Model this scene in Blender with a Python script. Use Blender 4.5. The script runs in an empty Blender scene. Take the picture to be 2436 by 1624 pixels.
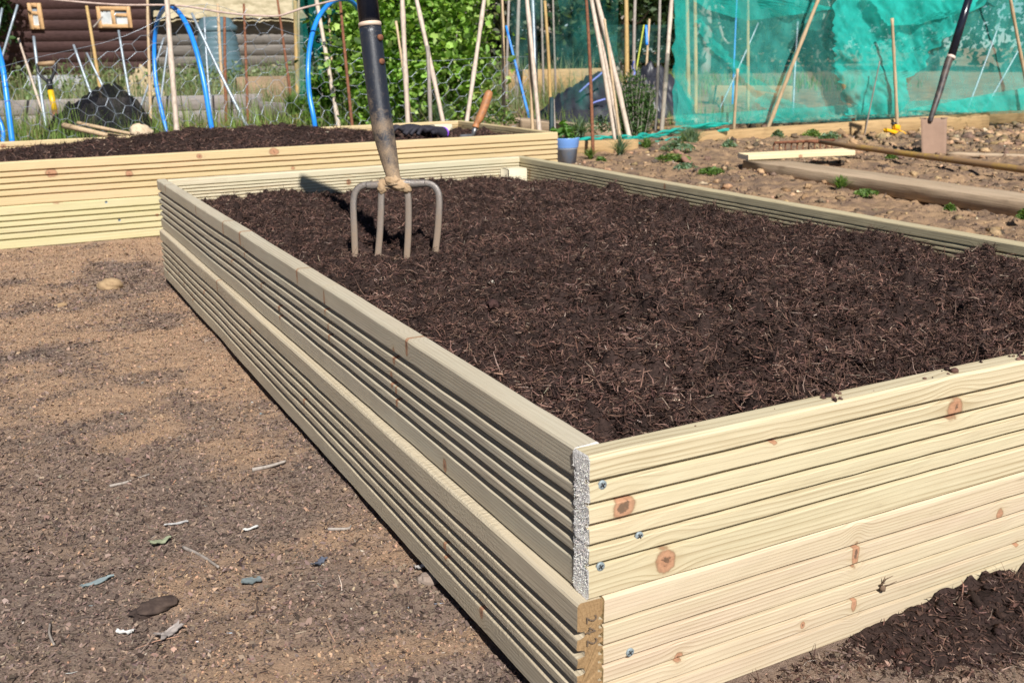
import bpy, math
import numpy as np
from mathutils import Vector, Matrix
rng = np.random.default_rng(11)
R_ = math.radians
S = bpy.context.scene
COL = S.collection

# ------------------------------------------------------------------ camera model (measured)
CAM = np.array([-0.44287, -0.71399, 0.63799])
YAW, PIT, ROL, FPX = -0.474141, 0.278818, -0.014363, 2398.79
def _axes():
    cy, sy = math.cos(YAW), math.sin(YAW)
    f = np.array([-sy*math.cos(PIT), cy*math.cos(PIT), -math.sin(PIT)])
    r = np.array([cy, sy, 0.]); u = np.cross(r, f)
    return math.cos(ROL)*r+math.sin(ROL)*u, -math.sin(ROL)*r+math.cos(ROL)*u, f
AR, AU, AF = _axes()
def ray(x, y): return AF+AR*(x-1218)/FPX-AU*(y-812)/FPX
def at_d(x, y, d): return CAM+ray(x, y)*d                    # point at a measured distance
def at_z(x, y, z): d = ray(x, y); return CAM+d*((z-CAM[2])/d[2])
def at_y(x, y, Y): d = ray(x, y); return CAM+d*((Y-CAM[1])/d[1])
def at_x(x, y, X): d = ray(x, y); return CAM+d*((X-CAM[0])/d[0])
def at_pl(x, y, P, n): d = ray(x, y); return CAM+d*(np.dot(np.asarray(P)-CAM, n)/np.dot(d, n))
def at_g(x, y):
    z = 0.
    for _ in range(12):
        p = at_z(x, y, z); z = float(G(p[0], p[1]))
    return at_z(x, y, z)

# ------------------------------------------------------------------ numpy noise
def _h(ix, iy, s):
    n = (ix.astype(np.int64)*374761393+iy.astype(np.int64)*668265263+s*974634211) & 0x7fffffff
    n = ((n ^ (n >> 13))*1274126177) & 0x7fffffff
    return ((n ^ (n >> 16)) & 0xffff)/65535.0
def vn(x, y, s=0):
    x = np.asarray(x, float); y = np.asarray(y, float)
    ix = np.floor(x); iy = np.floor(y); fx = x-ix; fy = y-iy
    fx = fx*fx*(3-2*fx); fy = fy*fy*(3-2*fy)
    a = _h(ix, iy, s); b = _h(ix+1, iy, s); c = _h(ix, iy+1, s); d = _h(ix+1, iy+1, s)
    return (a*(1-fx)+b*fx)*(1-fy)+(c*(1-fx)+d*fx)*fy
def fbm(x, y, s=0, o=4):
    t = 0; a = .5; f = 1.; w = 0
    for i in range(o):
        t = t+a*vn(x*f+17.3*i, y*f-9.1*i, s+i); w += a; a *= .5; f *= 2.03
    return t/w
def ss(a, b, x): t = np.clip((np.asarray(x, float)-a)/(b-a), 0, 1); return t*t*(3-2*t)

# ------------------------------------------------------------------ scene dimensions
H = .145; T = .028; L = 2.4476; W = 1.2329
def G(x, y):                                                     # ground level
    x = np.asarray(x, float); y = np.asarray(y, float)
    g = -.016*(1-ss(-.02, .16, x)*(1-ss(-.02, .3, y)))*(1-ss(2.6, 3.1, y))
    g = g+.012*np.maximum(y-5, 0)-.0*(x)
    return np.minimum(g, .35)
def plot_mask(x, y): return ss(1.28, 1.6, x)*ss(.3, 1., y)*(1-ss(8, 9.5, y))
def HG(x, y):                                                    # with relief
    x = np.asarray(x, float); y = np.asarray(y, float)
    pm = plot_mask(x, y)
    n = .010*(fbm(x*3, y*3, 3)-.5)+.010*(fbm(x*14, y*14, 5, 3)-.5)+.0075*(fbm(x*60, y*60, 7, 3)-.5)
    cl = .05*(fbm(x*2.2, y*2.2, 9)-.45)+.06*np.abs(fbm(x*9, y*9, 11, 4)-.5)+.035*(fbm(x*28, y*28, 13, 2)-.5)
    return G(x, y)+n*(1-pm)+cl*pm*.8

# ------------------------------------------------------------------ mesh helpers
WL = {}
def link(o, parent=None):
    COL.objects.link(o)
    if parent is not None: o.parent = parent
    return o
def tag(o, label=None, cat=None, group=None, kind=None):
    if label: o['label'] = label
    if cat: o['category'] = cat
    if group: o['group'] = group
    if kind: o['kind'] = kind
    return o
def thing(name, loc, label, cat, group=None):
    o = bpy.data.objects.new(name, None); o.empty_display_size = .05
    o.location = Vector(loc); WL[o.name] = np.array(loc, float); link(o)
    return tag(o, label, cat, group)
def mesh_np(name, V, quads=None, tris=None, mat=None, parent=None, col=None, smooth=False, org=None, rotz=0.):
    V = np.asarray(V, float)
    base = WL[parent.name] if parent is not None else np.zeros(3)
    org = base if org is None else np.asarray(org, float)
    if rotz == 0.: Vl = V-org
    else: Vl = V                                                # already local
    me = bpy.data.meshes.new(name)
    me.vertices.add(len(V)); me.vertices.foreach_set('co', Vl.astype(np.float32).ravel())
    lo = []; st = []; k = 0
    for F, n in ((quads, 4), (tris, 3)):
        if F is None or len(F) == 0: continue
        F = np.asarray(F, np.int32); lo.append(F.ravel()); st.append(k+np.arange(len(F))*n); k += F.size
    lo = np.concatenate(lo); st = np.concatenate(st)
    me.loops.add(len(lo)); me.loops.foreach_set('vertex_index', lo.astype(np.int32))
    me.polygons.add(len(st)); me.polygons.foreach_set('loop_start', st.astype(np.int32))
    me.update(calc_edges=True)
    if smooth: me.polygons.foreach_set('use_smooth', np.ones(len(st), bool))
    if col is not None:
        a = me.attributes.new('Col', 'FLOAT_COLOR', 'POINT')
        c = np.ones((len(V), 4), np.float32); c[:, :3] = col; a.data.foreach_set('color', c.ravel())
    for m in (mat if isinstance(mat, (list, tuple)) else [mat]):
        if m: me.materials.append(m)
    o = bpy.data.objects.new(name, me); link(o, parent)
    o.location = Vector(org-base) if parent is not None else Vector(org)
    o.rotation_euler = (0, 0, rotz); WL[o.name] = org
    return o
class MB:
    def __init__(s): s.v = []; s.q = []; s.t = []; s.n = 0; s.c = []
    def add(s, V, q=(), t=(), col=None):
        V = np.asarray(V, float)
        if len(q): s.q.append(np.asarray(q, np.int64)+s.n)
        if len(t): s.t.append(np.asarray(t, np.int64)+s.n)
        s.v.append(V); s.n += len(V)
        if col is not None: s.c.append(np.broadcast_to(np.asarray(col, float), (len(V), 3)))
    def box(s, c, size, rot=None, bev=0.):
        sx, sy, sz = np.array(size)/2.
        b = min(bev, sx*.45, sy*.45, sz*.45)
        if b <= 0:
            V = np.array([[x, y, z] for x in (-sx, sx) for y in (-sy, sy) for z in (-sz, sz)])
            q = [[0, 1, 3, 2], [4, 6, 7, 5], [0, 4, 5, 1], [2, 3, 7, 6], [0, 2, 6, 4], [1, 5, 7, 3]]
            t = []
        else:
            V = []; idx = {}
            for i in (-1, 1):
                for j in (-1, 1):
                    for k in (-1, 1):
                        for ax in range(3):
                            p = [i*sx, j*sy, k*sz]
                            for a2 in range(3):
                                if a2 != ax: p[a2] -= b*(i, j, k)[a2]
                            idx[(i, j, k, ax)] = len(V); V.append(p)
            V = np.array(V); q = []; t = []
            for ax in range(3):
                o = [a for a in range(3) if a != ax]
                for sg in (-1, 1):
                    f = []
                    for (u, v) in ((-1, -1), (1, -1), (1, 1), (-1, 1)):
                        k = [0, 0, 0]; k[ax] = sg; k[o[0]] = u; k[o[1]] = v; f.append(idx[(*k, ax)])
                    q.append(f)
                for u in (-1, 1):
                    for v in (-1, 1):
                        k = [0, 0, 0]; k[o[0]] = u; k[o[1]] = v; f = []
                        ka = list(k); ka[ax] = -1; kb = list(k); kb[ax] = 1
                        q.append([idx[(*ka, o[0])], idx[(*kb, o[0])], idx[(*kb, o[1])], idx[(*ka, o[1])]])
            for i in (-1, 1):
                for j in (-1, 1):
                    for k in (-1, 1): t.append([idx[(i, j, k, a)] for a in range(3)])
        if rot is not None: V = V@np.asarray(rot).T
        s.add(V+np.asarray(c, float), q, t)
    def tube(s, P, ra, rb=None, n=8, normal=None, cap=True, sq=1., col=None):
        P = np.asarray(P, float); m = len(P)
        ra = np.broadcast_to(np.asarray(ra, float), (m,)); rb = ra if rb is None else np.broadcast_to(np.asarray(rb, float), (m,))
        D = np.gradient(P, axis=0) if m > 1 else None; D /= np.linalg.norm(D, axis=1)[:, None]+1e-12
        if normal is None:
            nn = np.array([0, 0, 1.]) if abs(D[0, 2]) < .9 else np.array([1., 0, 0])
            normal = None
        else: nn = np.asarray(normal, float)
        V = []; a = np.arange(n)*2*np.pi/n+(np.pi/n)
        ca, sa = np.cos(a), np.sin(a)
        if sq != 1.: ca = np.sign(ca)*np.abs(ca)**sq; sa = np.sign(sa)*np.abs(sa)**sq
        for i in range(m):
            x = nn-D[i]*np.dot(nn, D[i]); x /= np.linalg.norm(x)+1e-12; y = np.cross(D[i], x)
            if normal is None: nn = x
            V.append(P[i]+np.outer(ca*ra[i], x)+np.outer(sa*rb[i], y))
        V = np.concatenate(V); q = []
        for i in range(m-1):
            for j in range(n):
                q.append([i*n+j, i*n+(j+1) % n, (i+1)*n+(j+1) % n, (i+1)*n+j])
        t = []
        if cap:
            V = np.vstack([V, P[:1], P[-1:]])
            for j in range(n):
                t.append([m*n, (j+1) % n, j]); t.append([m*n+1, (m-1)*n+j, (m-1)*n+(j+1) % n])
        s.add(V, q, t, col)
    def lathe(s, c, prof, n=32):
        V = []; q = []
        a = np.arange(n)*2*np.pi/n
        for r, z in prof: V.append(np.c_[c[0]+r*np.cos(a), c[1]+r*np.sin(a), np.full(n, c[2]+z)])
        for i in range(len(prof)-1):
            for j in range(n): q.append([i*n+j, i*n+(j+1) % n, (i+1)*n+(j+1) % n, (i+1)*n+j])
        s.add(np.concatenate(V), q)
    def blob(s, c, r, seed=0, amp=.25, sub=12, rot=0., fr=1.6, col=None):
        nu, nv = sub, sub//2+1
        th = np.linspace(0, np.pi, nv); ph = np.arange(nu)*2*np.pi/nu
        TH, PH = np.meshgrid(th, ph, indexing='ij')
        d = np.stack([np.sin(TH)*np.cos(PH), np.sin(TH)*np.sin(PH), np.cos(TH)], -1).reshape(-1, 3)
        k = 1+amp*2*(fbm(d[:, 0]*fr+d[:, 2]*fr*1.3+seed*3.7, d[:, 1]*fr-d[:, 2]*fr*.8+seed*1.9, seed % 50, 3)-.5)
        k = k*(1+.35*amp*(fbm(d[:, 0]*7+d[:, 2]*5+seed, d[:, 1]*7-d[:, 2]*4, seed % 40+3, 3)-.5))
        k = k.reshape(nv, nu); k[0] = k[0].mean(); k[-1] = k[-1].mean(); k = k.ravel()
        V = d*k[:, None]*np.asarray(r)
        cr, sr = math.cos(rot), math.sin(rot)
        V = V@np.array([[cr, sr, 0], [-sr, cr, 0], [0, 0, 1]])
        q = []
        for i in range(nv-1):
            for j in range(nu): q.append([i*nu+j, (i+1)*nu+j, (i+1)*nu+(j+1) % nu, i*nu+(j+1) % nu])
        s.add(V+np.asarray(c, float), q, (), col)
    def build(s, name, mat, parent=None, smooth=False, org=None):
        return mesh_np(name, np.concatenate(s.v), np.concatenate(s.q) if s.q else None,
                       np.concatenate(s.t) if s.t else None, mat, parent, np.concatenate(s.c) if s.c else None, smooth, org)
def grid_faces(nu, nv):
    i = np.arange(nu*nv).reshape(nu, nv)
    return np.stack([i[:-1, :-1], i[1:, :-1], i[1:, 1:], i[:-1, 1:]], -1).reshape(-1, 4)

# ------------------------------------------------------------------ material helpers
class NT:
    def __init__(s, name):
        s.m = bpy.data.materials.new(name); s.m.use_nodes = True
        s.t = s.m.node_tree; s.t.nodes.clear()
        s.out = s.t.nodes.new('ShaderNodeOutputMaterial')
    def put(s, sock, v):
        if isinstance(v, bpy.types.NodeSocket): s.t.links.new(v, sock)
        elif isinstance(v, (tuple, list)) and len(v) == 3 and sock.type == 'RGBA': sock.default_value = (*v, 1)
        else: sock.default_value = v
    def n(s, ty, ins=None, **kw):
        nd = s.t.nodes.new(ty)
        for k, v in kw.items(): setattr(nd, k, v)
        for k, v in (ins or {}).items(): s.put(nd.inputs[k], v)
        return nd
    def m_(s, op, a, b=0., c=0., clamp=False):
        nd = s.n('ShaderNodeMath', {0: a, 1: b, 2: c}, operation=op); nd.use_clamp = clamp; return nd.outputs[0]
    def mix(s, f, a, b, bt='MIX'):
        nd = s.n('ShaderNodeMix', data_type='RGBA', blend_type=bt, clamp_factor=True)
        s.put(nd.inputs[0], f); s.put(nd.inputs[6], a); s.put(nd.inputs[7], b); return nd.outputs[2]
    def ramp(s, f, pts, interp='LINEAR'):
        nd = s.n('ShaderNodeValToRGB', {0: f}); cr = nd.color_ramp; cr.interpolation = interp
        while len(cr.elements) < len(pts): cr.elements.new(.5)
        for e, (p, c) in zip(cr.elements, pts):
            e.position = p; e.color = (*c, 1) if isinstance(c, (tuple, list)) else (c, c, c, 1)
        return nd.outputs[0]
    def noise(s, vec, scale, detail=4., rough=.55, lac=2.):
        nd = s.n('ShaderNodeTexNoise', {'Scale': scale, 'Detail': detail, 'Roughness': rough, 'Lacunarity': lac})
        if vec is not None: s.put(nd.inputs['Vector'], vec)
        return nd.outputs[0]
    def obj(s): return s.n('ShaderNodeTexCoord').outputs['Object']
    def scale(s, v, sc, loc=(0, 0, 0)): return s.n('ShaderNodeMapping', {'Vector': v, 'Scale': sc, 'Location': loc}).outputs[0]
    def bump(s, h, st=.3, d=.001): return s.n('ShaderNodeBump', {'Height': h, 'Strength': st, 'Distance': d}).outputs[0]
    def bsdf(s, color, rough=.6, metal=0., normal=None, spec=.4, **kw):
        nd = s.n('ShaderNodeBsdfPrincipled', {'Base Color': color, 'Roughness': rough, 'Metallic': metal, 'Specular IOR Level': spec})
        if normal is not None: s.put(nd.inputs['Normal'], normal)
        for k, v in kw.items(): s.put(nd.inputs[k], v)
        s.t.links.new(nd.outputs[0], s.out.inputs[0]); return nd

def pine(name, base=(.60, .52, .33), ring=(.40, .29, .13), knots=(), per=.0065, seed=0., warp=.02, fibre=.35, tint=(.62, .50, .36), grey=0., ringamt=.6, saw=0., kamt=.85):
    k = NT(name); o = k.obj(); sp = k.n('ShaderNodeSeparateXYZ', {0: o}); X, Y, Z = sp.outputs
    low = k.noise(k.scale(o, (1.6, 7, 9), (seed, seed*.7, seed*.3)), 1., 3., .5)
    z = k.m_('ADD', Z, k.m_('MULTIPLY', k.m_('SUBTRACT', low, .5), warp))
    z = k.m_('ADD', z, k.m_('MULTIPLY', Y, .6))
    km = None; halo = None
    for (kx, kz, sx, sz) in knots:
        dx = k.m_('DIVIDE', k.m_('SUBTRACT', X, kx), sx); dz = k.m_('DIVIDE', k.m_('SUBTRACT', Z, kz), sz)
        d2 = k.m_('ADD', k.m_('MULTIPLY', dx, dx), k.m_('MULTIPLY', dz, dz))
        d2n = k.m_('ADD', d2, k.m_('MULTIPLY', k.m_('SUBTRACT', k.noise(k.scale(o, (110, 110, 110), (seed+kx, 0, 0)), 1., 4., .7), .5), 1.6))
        d2n = k.m_('ADD', d2n, k.m_('MULTIPLY', k.m_('SUBTRACT', k.noise(k.scale(o, (48, 48, 48), (kx, seed, 0)), 1., 2.), .5), 1.7))
        dx3 = k.m_('MULTIPLY', dx, .36)
        dd = k.m_('ADD', k.m_('MULTIPLY', dx3, dx3), k.m_('MULTIPLY', k.m_('MULTIPLY', dz, dz), .2))
        g = k.m_('EXPONENT', k.m_('MULTIPLY', dd, -1.))
        z = k.m_('SUBTRACT', z, k.m_('MULTIPLY', k.m_('MULTIPLY', k.m_('SUBTRACT', Z, kz), g), .75))
        mk = d2n
        hk = k.m_('EXPONENT', k.m_('MULTIPLY', d2, -.28))
        km = mk if km is None else k.m_('MINIMUM', km, mk)
        halo = hk if halo is None else k.m_('MAXIMUM', halo, hk)
    u = k.m_('DIVIDE', z, per)
    u = k.m_('ADD', u, k.m_('MULTIPLY', k.noise(k.n('ShaderNodeCombineXYZ', {0: seed+3., 1: k.m_('MULTIPLY', z, 60.), 2: k.m_('MULTIPLY', X, .5)}).outputs[0], 1., 2.), 2.2))
    fr = k.m_('FRACT', u)
    line = k.ramp(fr, [(0, 0.), (.35, .05), (.72, .5), (.90, 1.), (1., 0.)])
    fib = k.noise(k.scale(o, (14, 420, 420), (seed, 0, 0)), 1., 3., .7)
    patch = k.noise(k.scale(o, (3.2, 16, 24), (seed+7, 0, 0)), 1., 3.)
    c = k.mix(k.ramp(patch, [(.42, 0.), (.68, 1.)]), base, tint)
    green = k.noise(k.scale(o, (1.1, 9, 11), (seed+17, 0, 0)), 1., 3.)
    c = k.mix(k.m_('MULTIPLY', k.ramp(green, [(.45, 0.), (.7, 1.)]), .35), c, (base[0]*.72, base[1]*.80, base[2]*.72))
    lineamt = k.m_('MULTIPLY', line, k.m_('MULTIPLY', k.ramp(k.noise(k.scale(o, (2.2, 5, 18), (seed+29, 0, 0)), 1., 2.), [(.38, .12), (.64, 1.)]), ringamt))
    c = k.mix(lineamt, c, ring)
    c = k.mix(k.m_('MULTIPLY', k.ramp(fib, [(.3, 1.), (.6, 0.)]), fibre), c, (base[0]*.62, base[1]*.56, base[2]*.46))
    dirt = k.noise(k.scale(o, (9, 30, 60), (seed+41, 0, 0)), 1., 5., .75)
    c = k.mix(k.m_('MULTIPLY', k.ramp(dirt, [(.62, 0.), (.76, 1.)]), .45), c, (.24, .18, .11))
    if grey > 0:
        gn = k.noise(k.scale(o, (2.5, 14, 30), (seed+5, 0, 0)), 1., 4., .65)
        c = k.mix(k.m_('MULTIPLY', k.ramp(gn, [(.3, .55), (.7, 1.)]), grey), c, (.40, .36, .27))
    if km is not None:
        c = k.mix(k.m_('MULTIPLY', halo, .22), c, (.42, .30, .15))
        kn = k.noise(k.scale(o, (240, 240, 240), (seed, 0, 0)), 1., 3.)
        kr = k.m_('SQRT', k.m_('MAXIMUM', km, 0.))
        kc = k.ramp(k.m_('MULTIPLY', kr, .7), [(0., (.09, .04, .025)), (.09, (.30, .135, .075)), (.40, (.42, .205, .115)), (.60, (.34, .165, .09)), (.72, (.20, .115, .06)), (.80, (.40, .30, .17)), (.93, (.50, .42, .28))])
        kc = k.mix(k.m_('MULTIPLY', k.ramp(kn, [(.5, 0.), (.7, 1.)]), .45), kc, (.20, .09, .05))
        c = k.mix(k.m_('MULTIPLY', k.m_('MULTIPLY', k.m_('SUBTRACT', 1.35, kr, clamp=True), 2.4, clamp=True), kamt), c, kc)
    hgt = k.m_('ADD', k.m_('MULTIPLY', fib, .7), k.m_('MULTIPLY', line, -.25))
    st = .35
    if saw > 0:
        sw = k.noise(k.scale(o, (220, 60, 260), (seed, 0, 0)), 1., 3., .7)
        msk = k.ramp(k.noise(k.scale(o, (1.5, 4, 6), (seed+2, 0, 0)), 1., 2.), [(.4, 0.), (.55, 1.)])
        hgt = k.m_('ADD', hgt, k.m_('MULTIPLY', k.m_('MULTIPLY', sw, msk), 4*saw)); st = .5
    k.bsdf(c, k.m_('ADD', .52, k.m_('MULTIPLY', fib, .25)), normal=k.bump(hgt, st, .0012), spec=.3)
    return k.m
def endgrain(name, a, b, sc=(60, 60, 300), st=.8, dots=0.):
    k = NT(name); o = k.obj()
    n1 = k.noise(k.scale(o, (260, 420, 160)), 1., 4., .75); n2 = k.noise(o, 45., 3.)
    sp = k.n('ShaderNodeSeparateXYZ', {0: o}).outputs
    rg = k.m_('FRACT', k.m_('MULTIPLY', k.m_('ADD', k.m_('MULTIPLY', k.m_('ADD', sp[1], sp[0]), 1.), k.m_('ADD', k.m_('MULTIPLY', sp[2], .45), k.m_('MULTIPLY', n2, .02))), 260.))
    c = k.mix(n1, a, b); c = k.mix(k.m_('MULTIPLY', k.ramp(rg, [(0, 0.), (.7, .2), (.95, 1.), (1., 0.)]), .35), c, (b[0]*.5, b[1]*.45, b[2]*.4))
    h = k.m_('ADD', n1, k.m_('MULTIPLY', k.noise(k.scale(o, (90, 90, 400)), 1., 3.), .6))
    k.bsdf(c, .85, normal=k.bump(h, st, .003), spec=.1); return k.m
def oldwood(name, a, b, axis=0, sc=1., rough=.8, bump=.5):
    k = NT(name); o = k.obj(); s1 = [9., 9., 9.]; s1[axis] = .9; s2 = [130., 130., 130.]; s2[axis] = 5.
    n1 = k.noise(k.scale(o, [v*sc for v in s1]), 1., 4., .6); n2 = k.noise(k.scale(o, [v*sc for v in s2]), 1., 3., .7)
    c = k.mix(k.ramp(n1, [(.3, 0.), (.7, 1.)]), a, b)
    c = k.mix(k.m_('MULTIPLY', k.ramp(n2, [(.35, 1.), (.55, 0.)]), .55), c, (a[0]*.35, a[1]*.33, a[2]*.3))
    st = k.noise(o, 5.*sc, 5., .7); c = k.mix(k.m_('MULTIPLY', k.ramp(st, [(.58, 0.), (.72, 1.)]), .5), c, (b[0]*.45, b[1]*.42, b[2]*.38))
    k.bsdf(c, rough, normal=k.bump(n2, bump, .003), spec=.2); return k.m
def plain(name, a, b=None, rough=.5, metal=0., sc=30., bump=0., spec=.4, detail=4., lo=.4, hi=.65):
    k = NT(name); o = k.obj(); b = b or tuple(v*.75 for v in a)
    n = k.noise(o, sc, detail, .65); c = k.mix(k.ramp(n, [(lo, 0.), (hi, 1.)]), a, b)
    k.bsdf(c, rough, metal, k.bump(n, bump, .004) if bump else None, spec); return k.m
def attr_mat(name, rough=.8, trans=0., spec=.25, nsc=0., bump=0.):
    k = NT(name); c = k.n('ShaderNodeVertexColor', layer_name='Col').outputs[0]; nrm = None
    if nsc:
        n = k.noise(k.obj(), nsc, 3., .7); c = k.mix(.75, c, k.ramp(n, [(.3, .45), (.7, 1.5)]), 'MULTIPLY')
        if bump: nrm = k.bump(n, bump, .003)
    if trans:
        d = k.n('ShaderNodeBsdfPrincipled', {'Base Color': c, 'Roughness': rough, 'Specular IOR Level': spec})
        tr = k.n('ShaderNodeBsdfTranslucent', {'Color': k.mix(1., c, (1.5, 1.5, .7), 'MULTIPLY')})
        mx = k.n('ShaderNodeMixShader', {0: trans}); k.t.links.new(d.outputs[0], mx.inputs[1]); k.t.links.new(tr.outputs[0], mx.inputs[2])
        k.t.links.new(mx.outputs[0], k.out.inputs[0])
    else: k.bsdf(c, rough, normal=nrm, spec=spec)
    return k.m
def net_mat(name, col, alpha, trans=.4, streak=True, sc=6., lo=.25, sheen=False, hole=False):
    k = NT(name); o = k.obj()
    d = k.n('ShaderNodeBsdfDiffuse', {'Color': col}); tl = k.n('ShaderNodeBsdfTranslucent', {'Color': col})
    mx = k.n('ShaderNodeMixShader', {0: trans}); k.t.links.new(d.outputs[0], mx.inputs[1]); k.t.links.new(tl.outputs[0], mx.inputs[2])
    tp = k.n('ShaderNodeBsdfTransparent', {'Color': (1., 1., 1.)})
    wv = k.noise(k.scale(o, (1., 1., .45)), sc, 5., .65)
    a = k.ramp(wv, [(lo, max(0., alpha-.22)), (.75, min(1., alpha+.22))])
    m2 = k.n('ShaderNodeMixShader', {0: a}); k.t.links.new(tp.outputs[0], m2.inputs[1]); k.t.links.new(mx.outputs[0], m2.inputs[2])
    k.t.links.new(m2.outputs[0], k.out.inputs[0]); return k.m

MA = {}
MA['leaf'] = attr_mat('leaf_foliage', .5, .45)
MA['bits'] = attr_mat('loose_bits', .85, 0., .15)
MA['peat'] = attr_mat('peat_compost', .9, 0., .15, 260., .5)
MA['clod'] = attr_mat('dry_soil_clods', .95, 0., .1, 90., .6)
MA['end_white'] = endgrain('sawn_end_pale', (.84, .82, .78), (.66, .63, .58), st=.6)
MA['end_brown'] = endgrain('sawn_end_brown', (.36, .235, .12), (.24, .15, .072), st=.5)
MA['end_pine'] = endgrain('sawn_end_pine', (.60, .47, .26), (.45, .32, .15), st=.5)
MA['cane'] = oldwood('bamboo_cane', (.56, .42, .27), (.44, .31, .18), 2, 1., .5, .2)
MA['cane_pale'] = oldwood('pale_bamboo', (.60, .51, .42), (.48, .38, .30), 2, 1., .55, .2)
MA['cane_grey'] = oldwood('weathered_cane', (.36, .32, .28), (.26, .22, .19), 2, 1., .7, .2)
MA['stake'] = oldwood('timber_stake', (.52, .36, .16), (.42, .27, .10), 2, 1., .7, .3)
MA['galv'] = plain('galvanised_wire', (.36, .40, .44), (.24, .27, .31), .4, .55, 40.)
MA['pole'] = plain('grey_metal_pole', (.33, .38, .42), (.24, .28, .31), .45, .4, 25.)
MA['rust'] = plain('rusty_steel', (.22, .085, .04), (.11, .045, .025), .85, 0., 60., .3)
MA['blue_pipe'] = plain('blue_water_pipe', (.02, .24, .78), (.018, .19, .62), .32, 0., 9., 0., .5)
MA['rope'] = plain('pale_cord', (.50, .38, .32), (.38, .27, .22), .8)
MA['steel_dirty'] = None

# ------------------------------------------------------------------ world + sun
AZ, EL = R_(12.5), R_(42.5)
w = bpy.data.worlds.new('World'); S.world = w; w.use_nodes = True
nt = w.node_tree; nt.nodes.clear()
sky = nt.nodes.new('ShaderNodeTexSky'); sky.sky_type = 'NISHITA'; sky.sun_disc = False
sky.sun_elevation = EL; sky.sun_rotation = AZ+math.pi; sky.air_density = .55; sky.dust_density = .1
bg = nt.nodes.new('ShaderNodeBackground'); bg.inputs[1].default_value = .05
wo = nt.nodes.new('ShaderNodeOutputWorld'); nt.links.new(sky.outputs[0], bg.inputs[0]); nt.links.new(bg.outputs[0], wo.inputs[0])
sl = bpy.data.lights.new('sun', 'SUN'); sl.energy = 5.; sl.angle = R_(.55); sl.color = (1., .968, .925)
so = bpy.data.objects.new('sun', sl); link(so)
so.rotation_euler = Vector((math.sin(AZ)*math.cos(EL), math.cos(AZ)*math.cos(EL), -math.sin(EL))).to_track_quat('-Z', 'Y').to_euler()
so.location = (-3, -6, 6)

# ------------------------------------------------------------------ camera
cd = bpy.data.cameras.new('camera'); co = bpy.data.objects.new('camera', cd); link(co)
cd.sensor_width = 36.; cd.lens = FPX*36/2436; cd.clip_start = .05; cd.clip_end = 500
M4 = Matrix.Identity(4)
for i in range(3): M4[i][0] = AR[i]; M4[i][1] = AU[i]; M4[i][2] = -AF[i]; M4[i][3] = CAM[i]
co.matrix_world = M4
cd.dof.use_dof = True; cd.dof.focus_distance = 1.35; cd.dof.aperture_fstop = 14.
S.camera = co
S.view_settings.view_transform = 'Standard'; S.view_settings.look = 'None'; S.view_settings.exposure = .57; S.view_settings.gamma = 1.

# ================================================================== GROUND
xs = np.concatenate([-np.geomspace(90, 3.1, 16), np.arange(-3, -1.5, .04), np.arange(-1.5, .12, .006), np.arange(.12, 1.26, .03),
                     np.arange(1.26, 5.2, .022), np.arange(5.2, 10, .06), np.geomspace(10.1, 120, 22)])
ys = np.concatenate([np.arange(-6, -.55, .3), np.arange(-.55, 3.3, .0065), np.arange(3.3, 6.4, .022), np.arange(6.4, 11, .07), np.geomspace(11.1, 160, 26)])
XX, YY = np.meshgrid(xs, ys, indexing='ij')
ZZ = HG(XX, YY)
k = NT('garden_soil'); o = k.obj()
sp = k.n('ShaderNodeSeparateXYZ', {0: o}).outputs
n1 = k.noise(o, 2.6, 6., .62); n2 = k.noise(o, 22., 5., .68); n3 = k.noise(o, 230., 5., .8); n4 = k.noise(o, 7., 6., .7)
tan = k.mix(n2, (.46, .30, .19), (.36, .24, .155)); dark = k.mix(n2, (.15, .11, .09), (.27, .20, .16))
mk = k.ramp(k.m_('ADD', k.m_('MULTIPLY', n1, .55), k.m_('MULTIPLY', n4, .45)), [(.43, .05), (.54, 1.)])
mk = k.m_('ADD', k.m_('MULTIPLY', k.n('ShaderNodeAttribute', attribute_name='Col').outputs['Fac'], .75), k.m_('MULTIPLY', mk, .3), clamp=True)
c = k.mix(mk, dark, tan)
c = k.mix(k.ramp(n3, [(.34, .75), (.47, 0.)]), c, (.10, .075, .06))
c = k.mix(k.ramp(n3, [(.56, 0.), (.70, .75)]), c, (.47, .37, .28))
red = k.m_('MULTIPLY', k.m_('GREATER_THAN', sp[0], 1.25), .8)
redsoil = k.mix(k.ramp(n4, [(.40, 0.), (.58, 1.)]), (.14, .095, .068), k.mix(n2, (.44, .29, .165), (.30, .19, .105)))
c = k.mix(red, c, k.mix(k.ramp(n3, [(.36, .6), (.55, 0.)]), redsoil, (.10, .065, .04)))
hb = k.m_('ADD', k.m_('MULTIPLY', n3, .6), k.m_('MULTIPLY', k.noise(o, 520., 3., .7), .35))
k.bsdf(c, .95, normal=k.bump(hb, .9, .007), spec=.1)
def dust(x, y):
    return ss(.40, .60, .55*fbm(x*1.7+3, y*2.3, 131, 5)+.45*fbm(x*7, y*9, 137, 4)+.10*(ss(.6, 1.6, y)-.5))
k_ground = k
ground = mesh_np('ground', np.stack([XX, YY, ZZ], -1).reshape(-1, 3), grid_faces(*XX.shape), None, k.m, smooth=True, col=np.repeat(dust(XX, YY).reshape(-1, 1), 3, 1))
tag(ground, 'dry brown allotment soil path and plots', 'ground', kind='structure')

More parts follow.
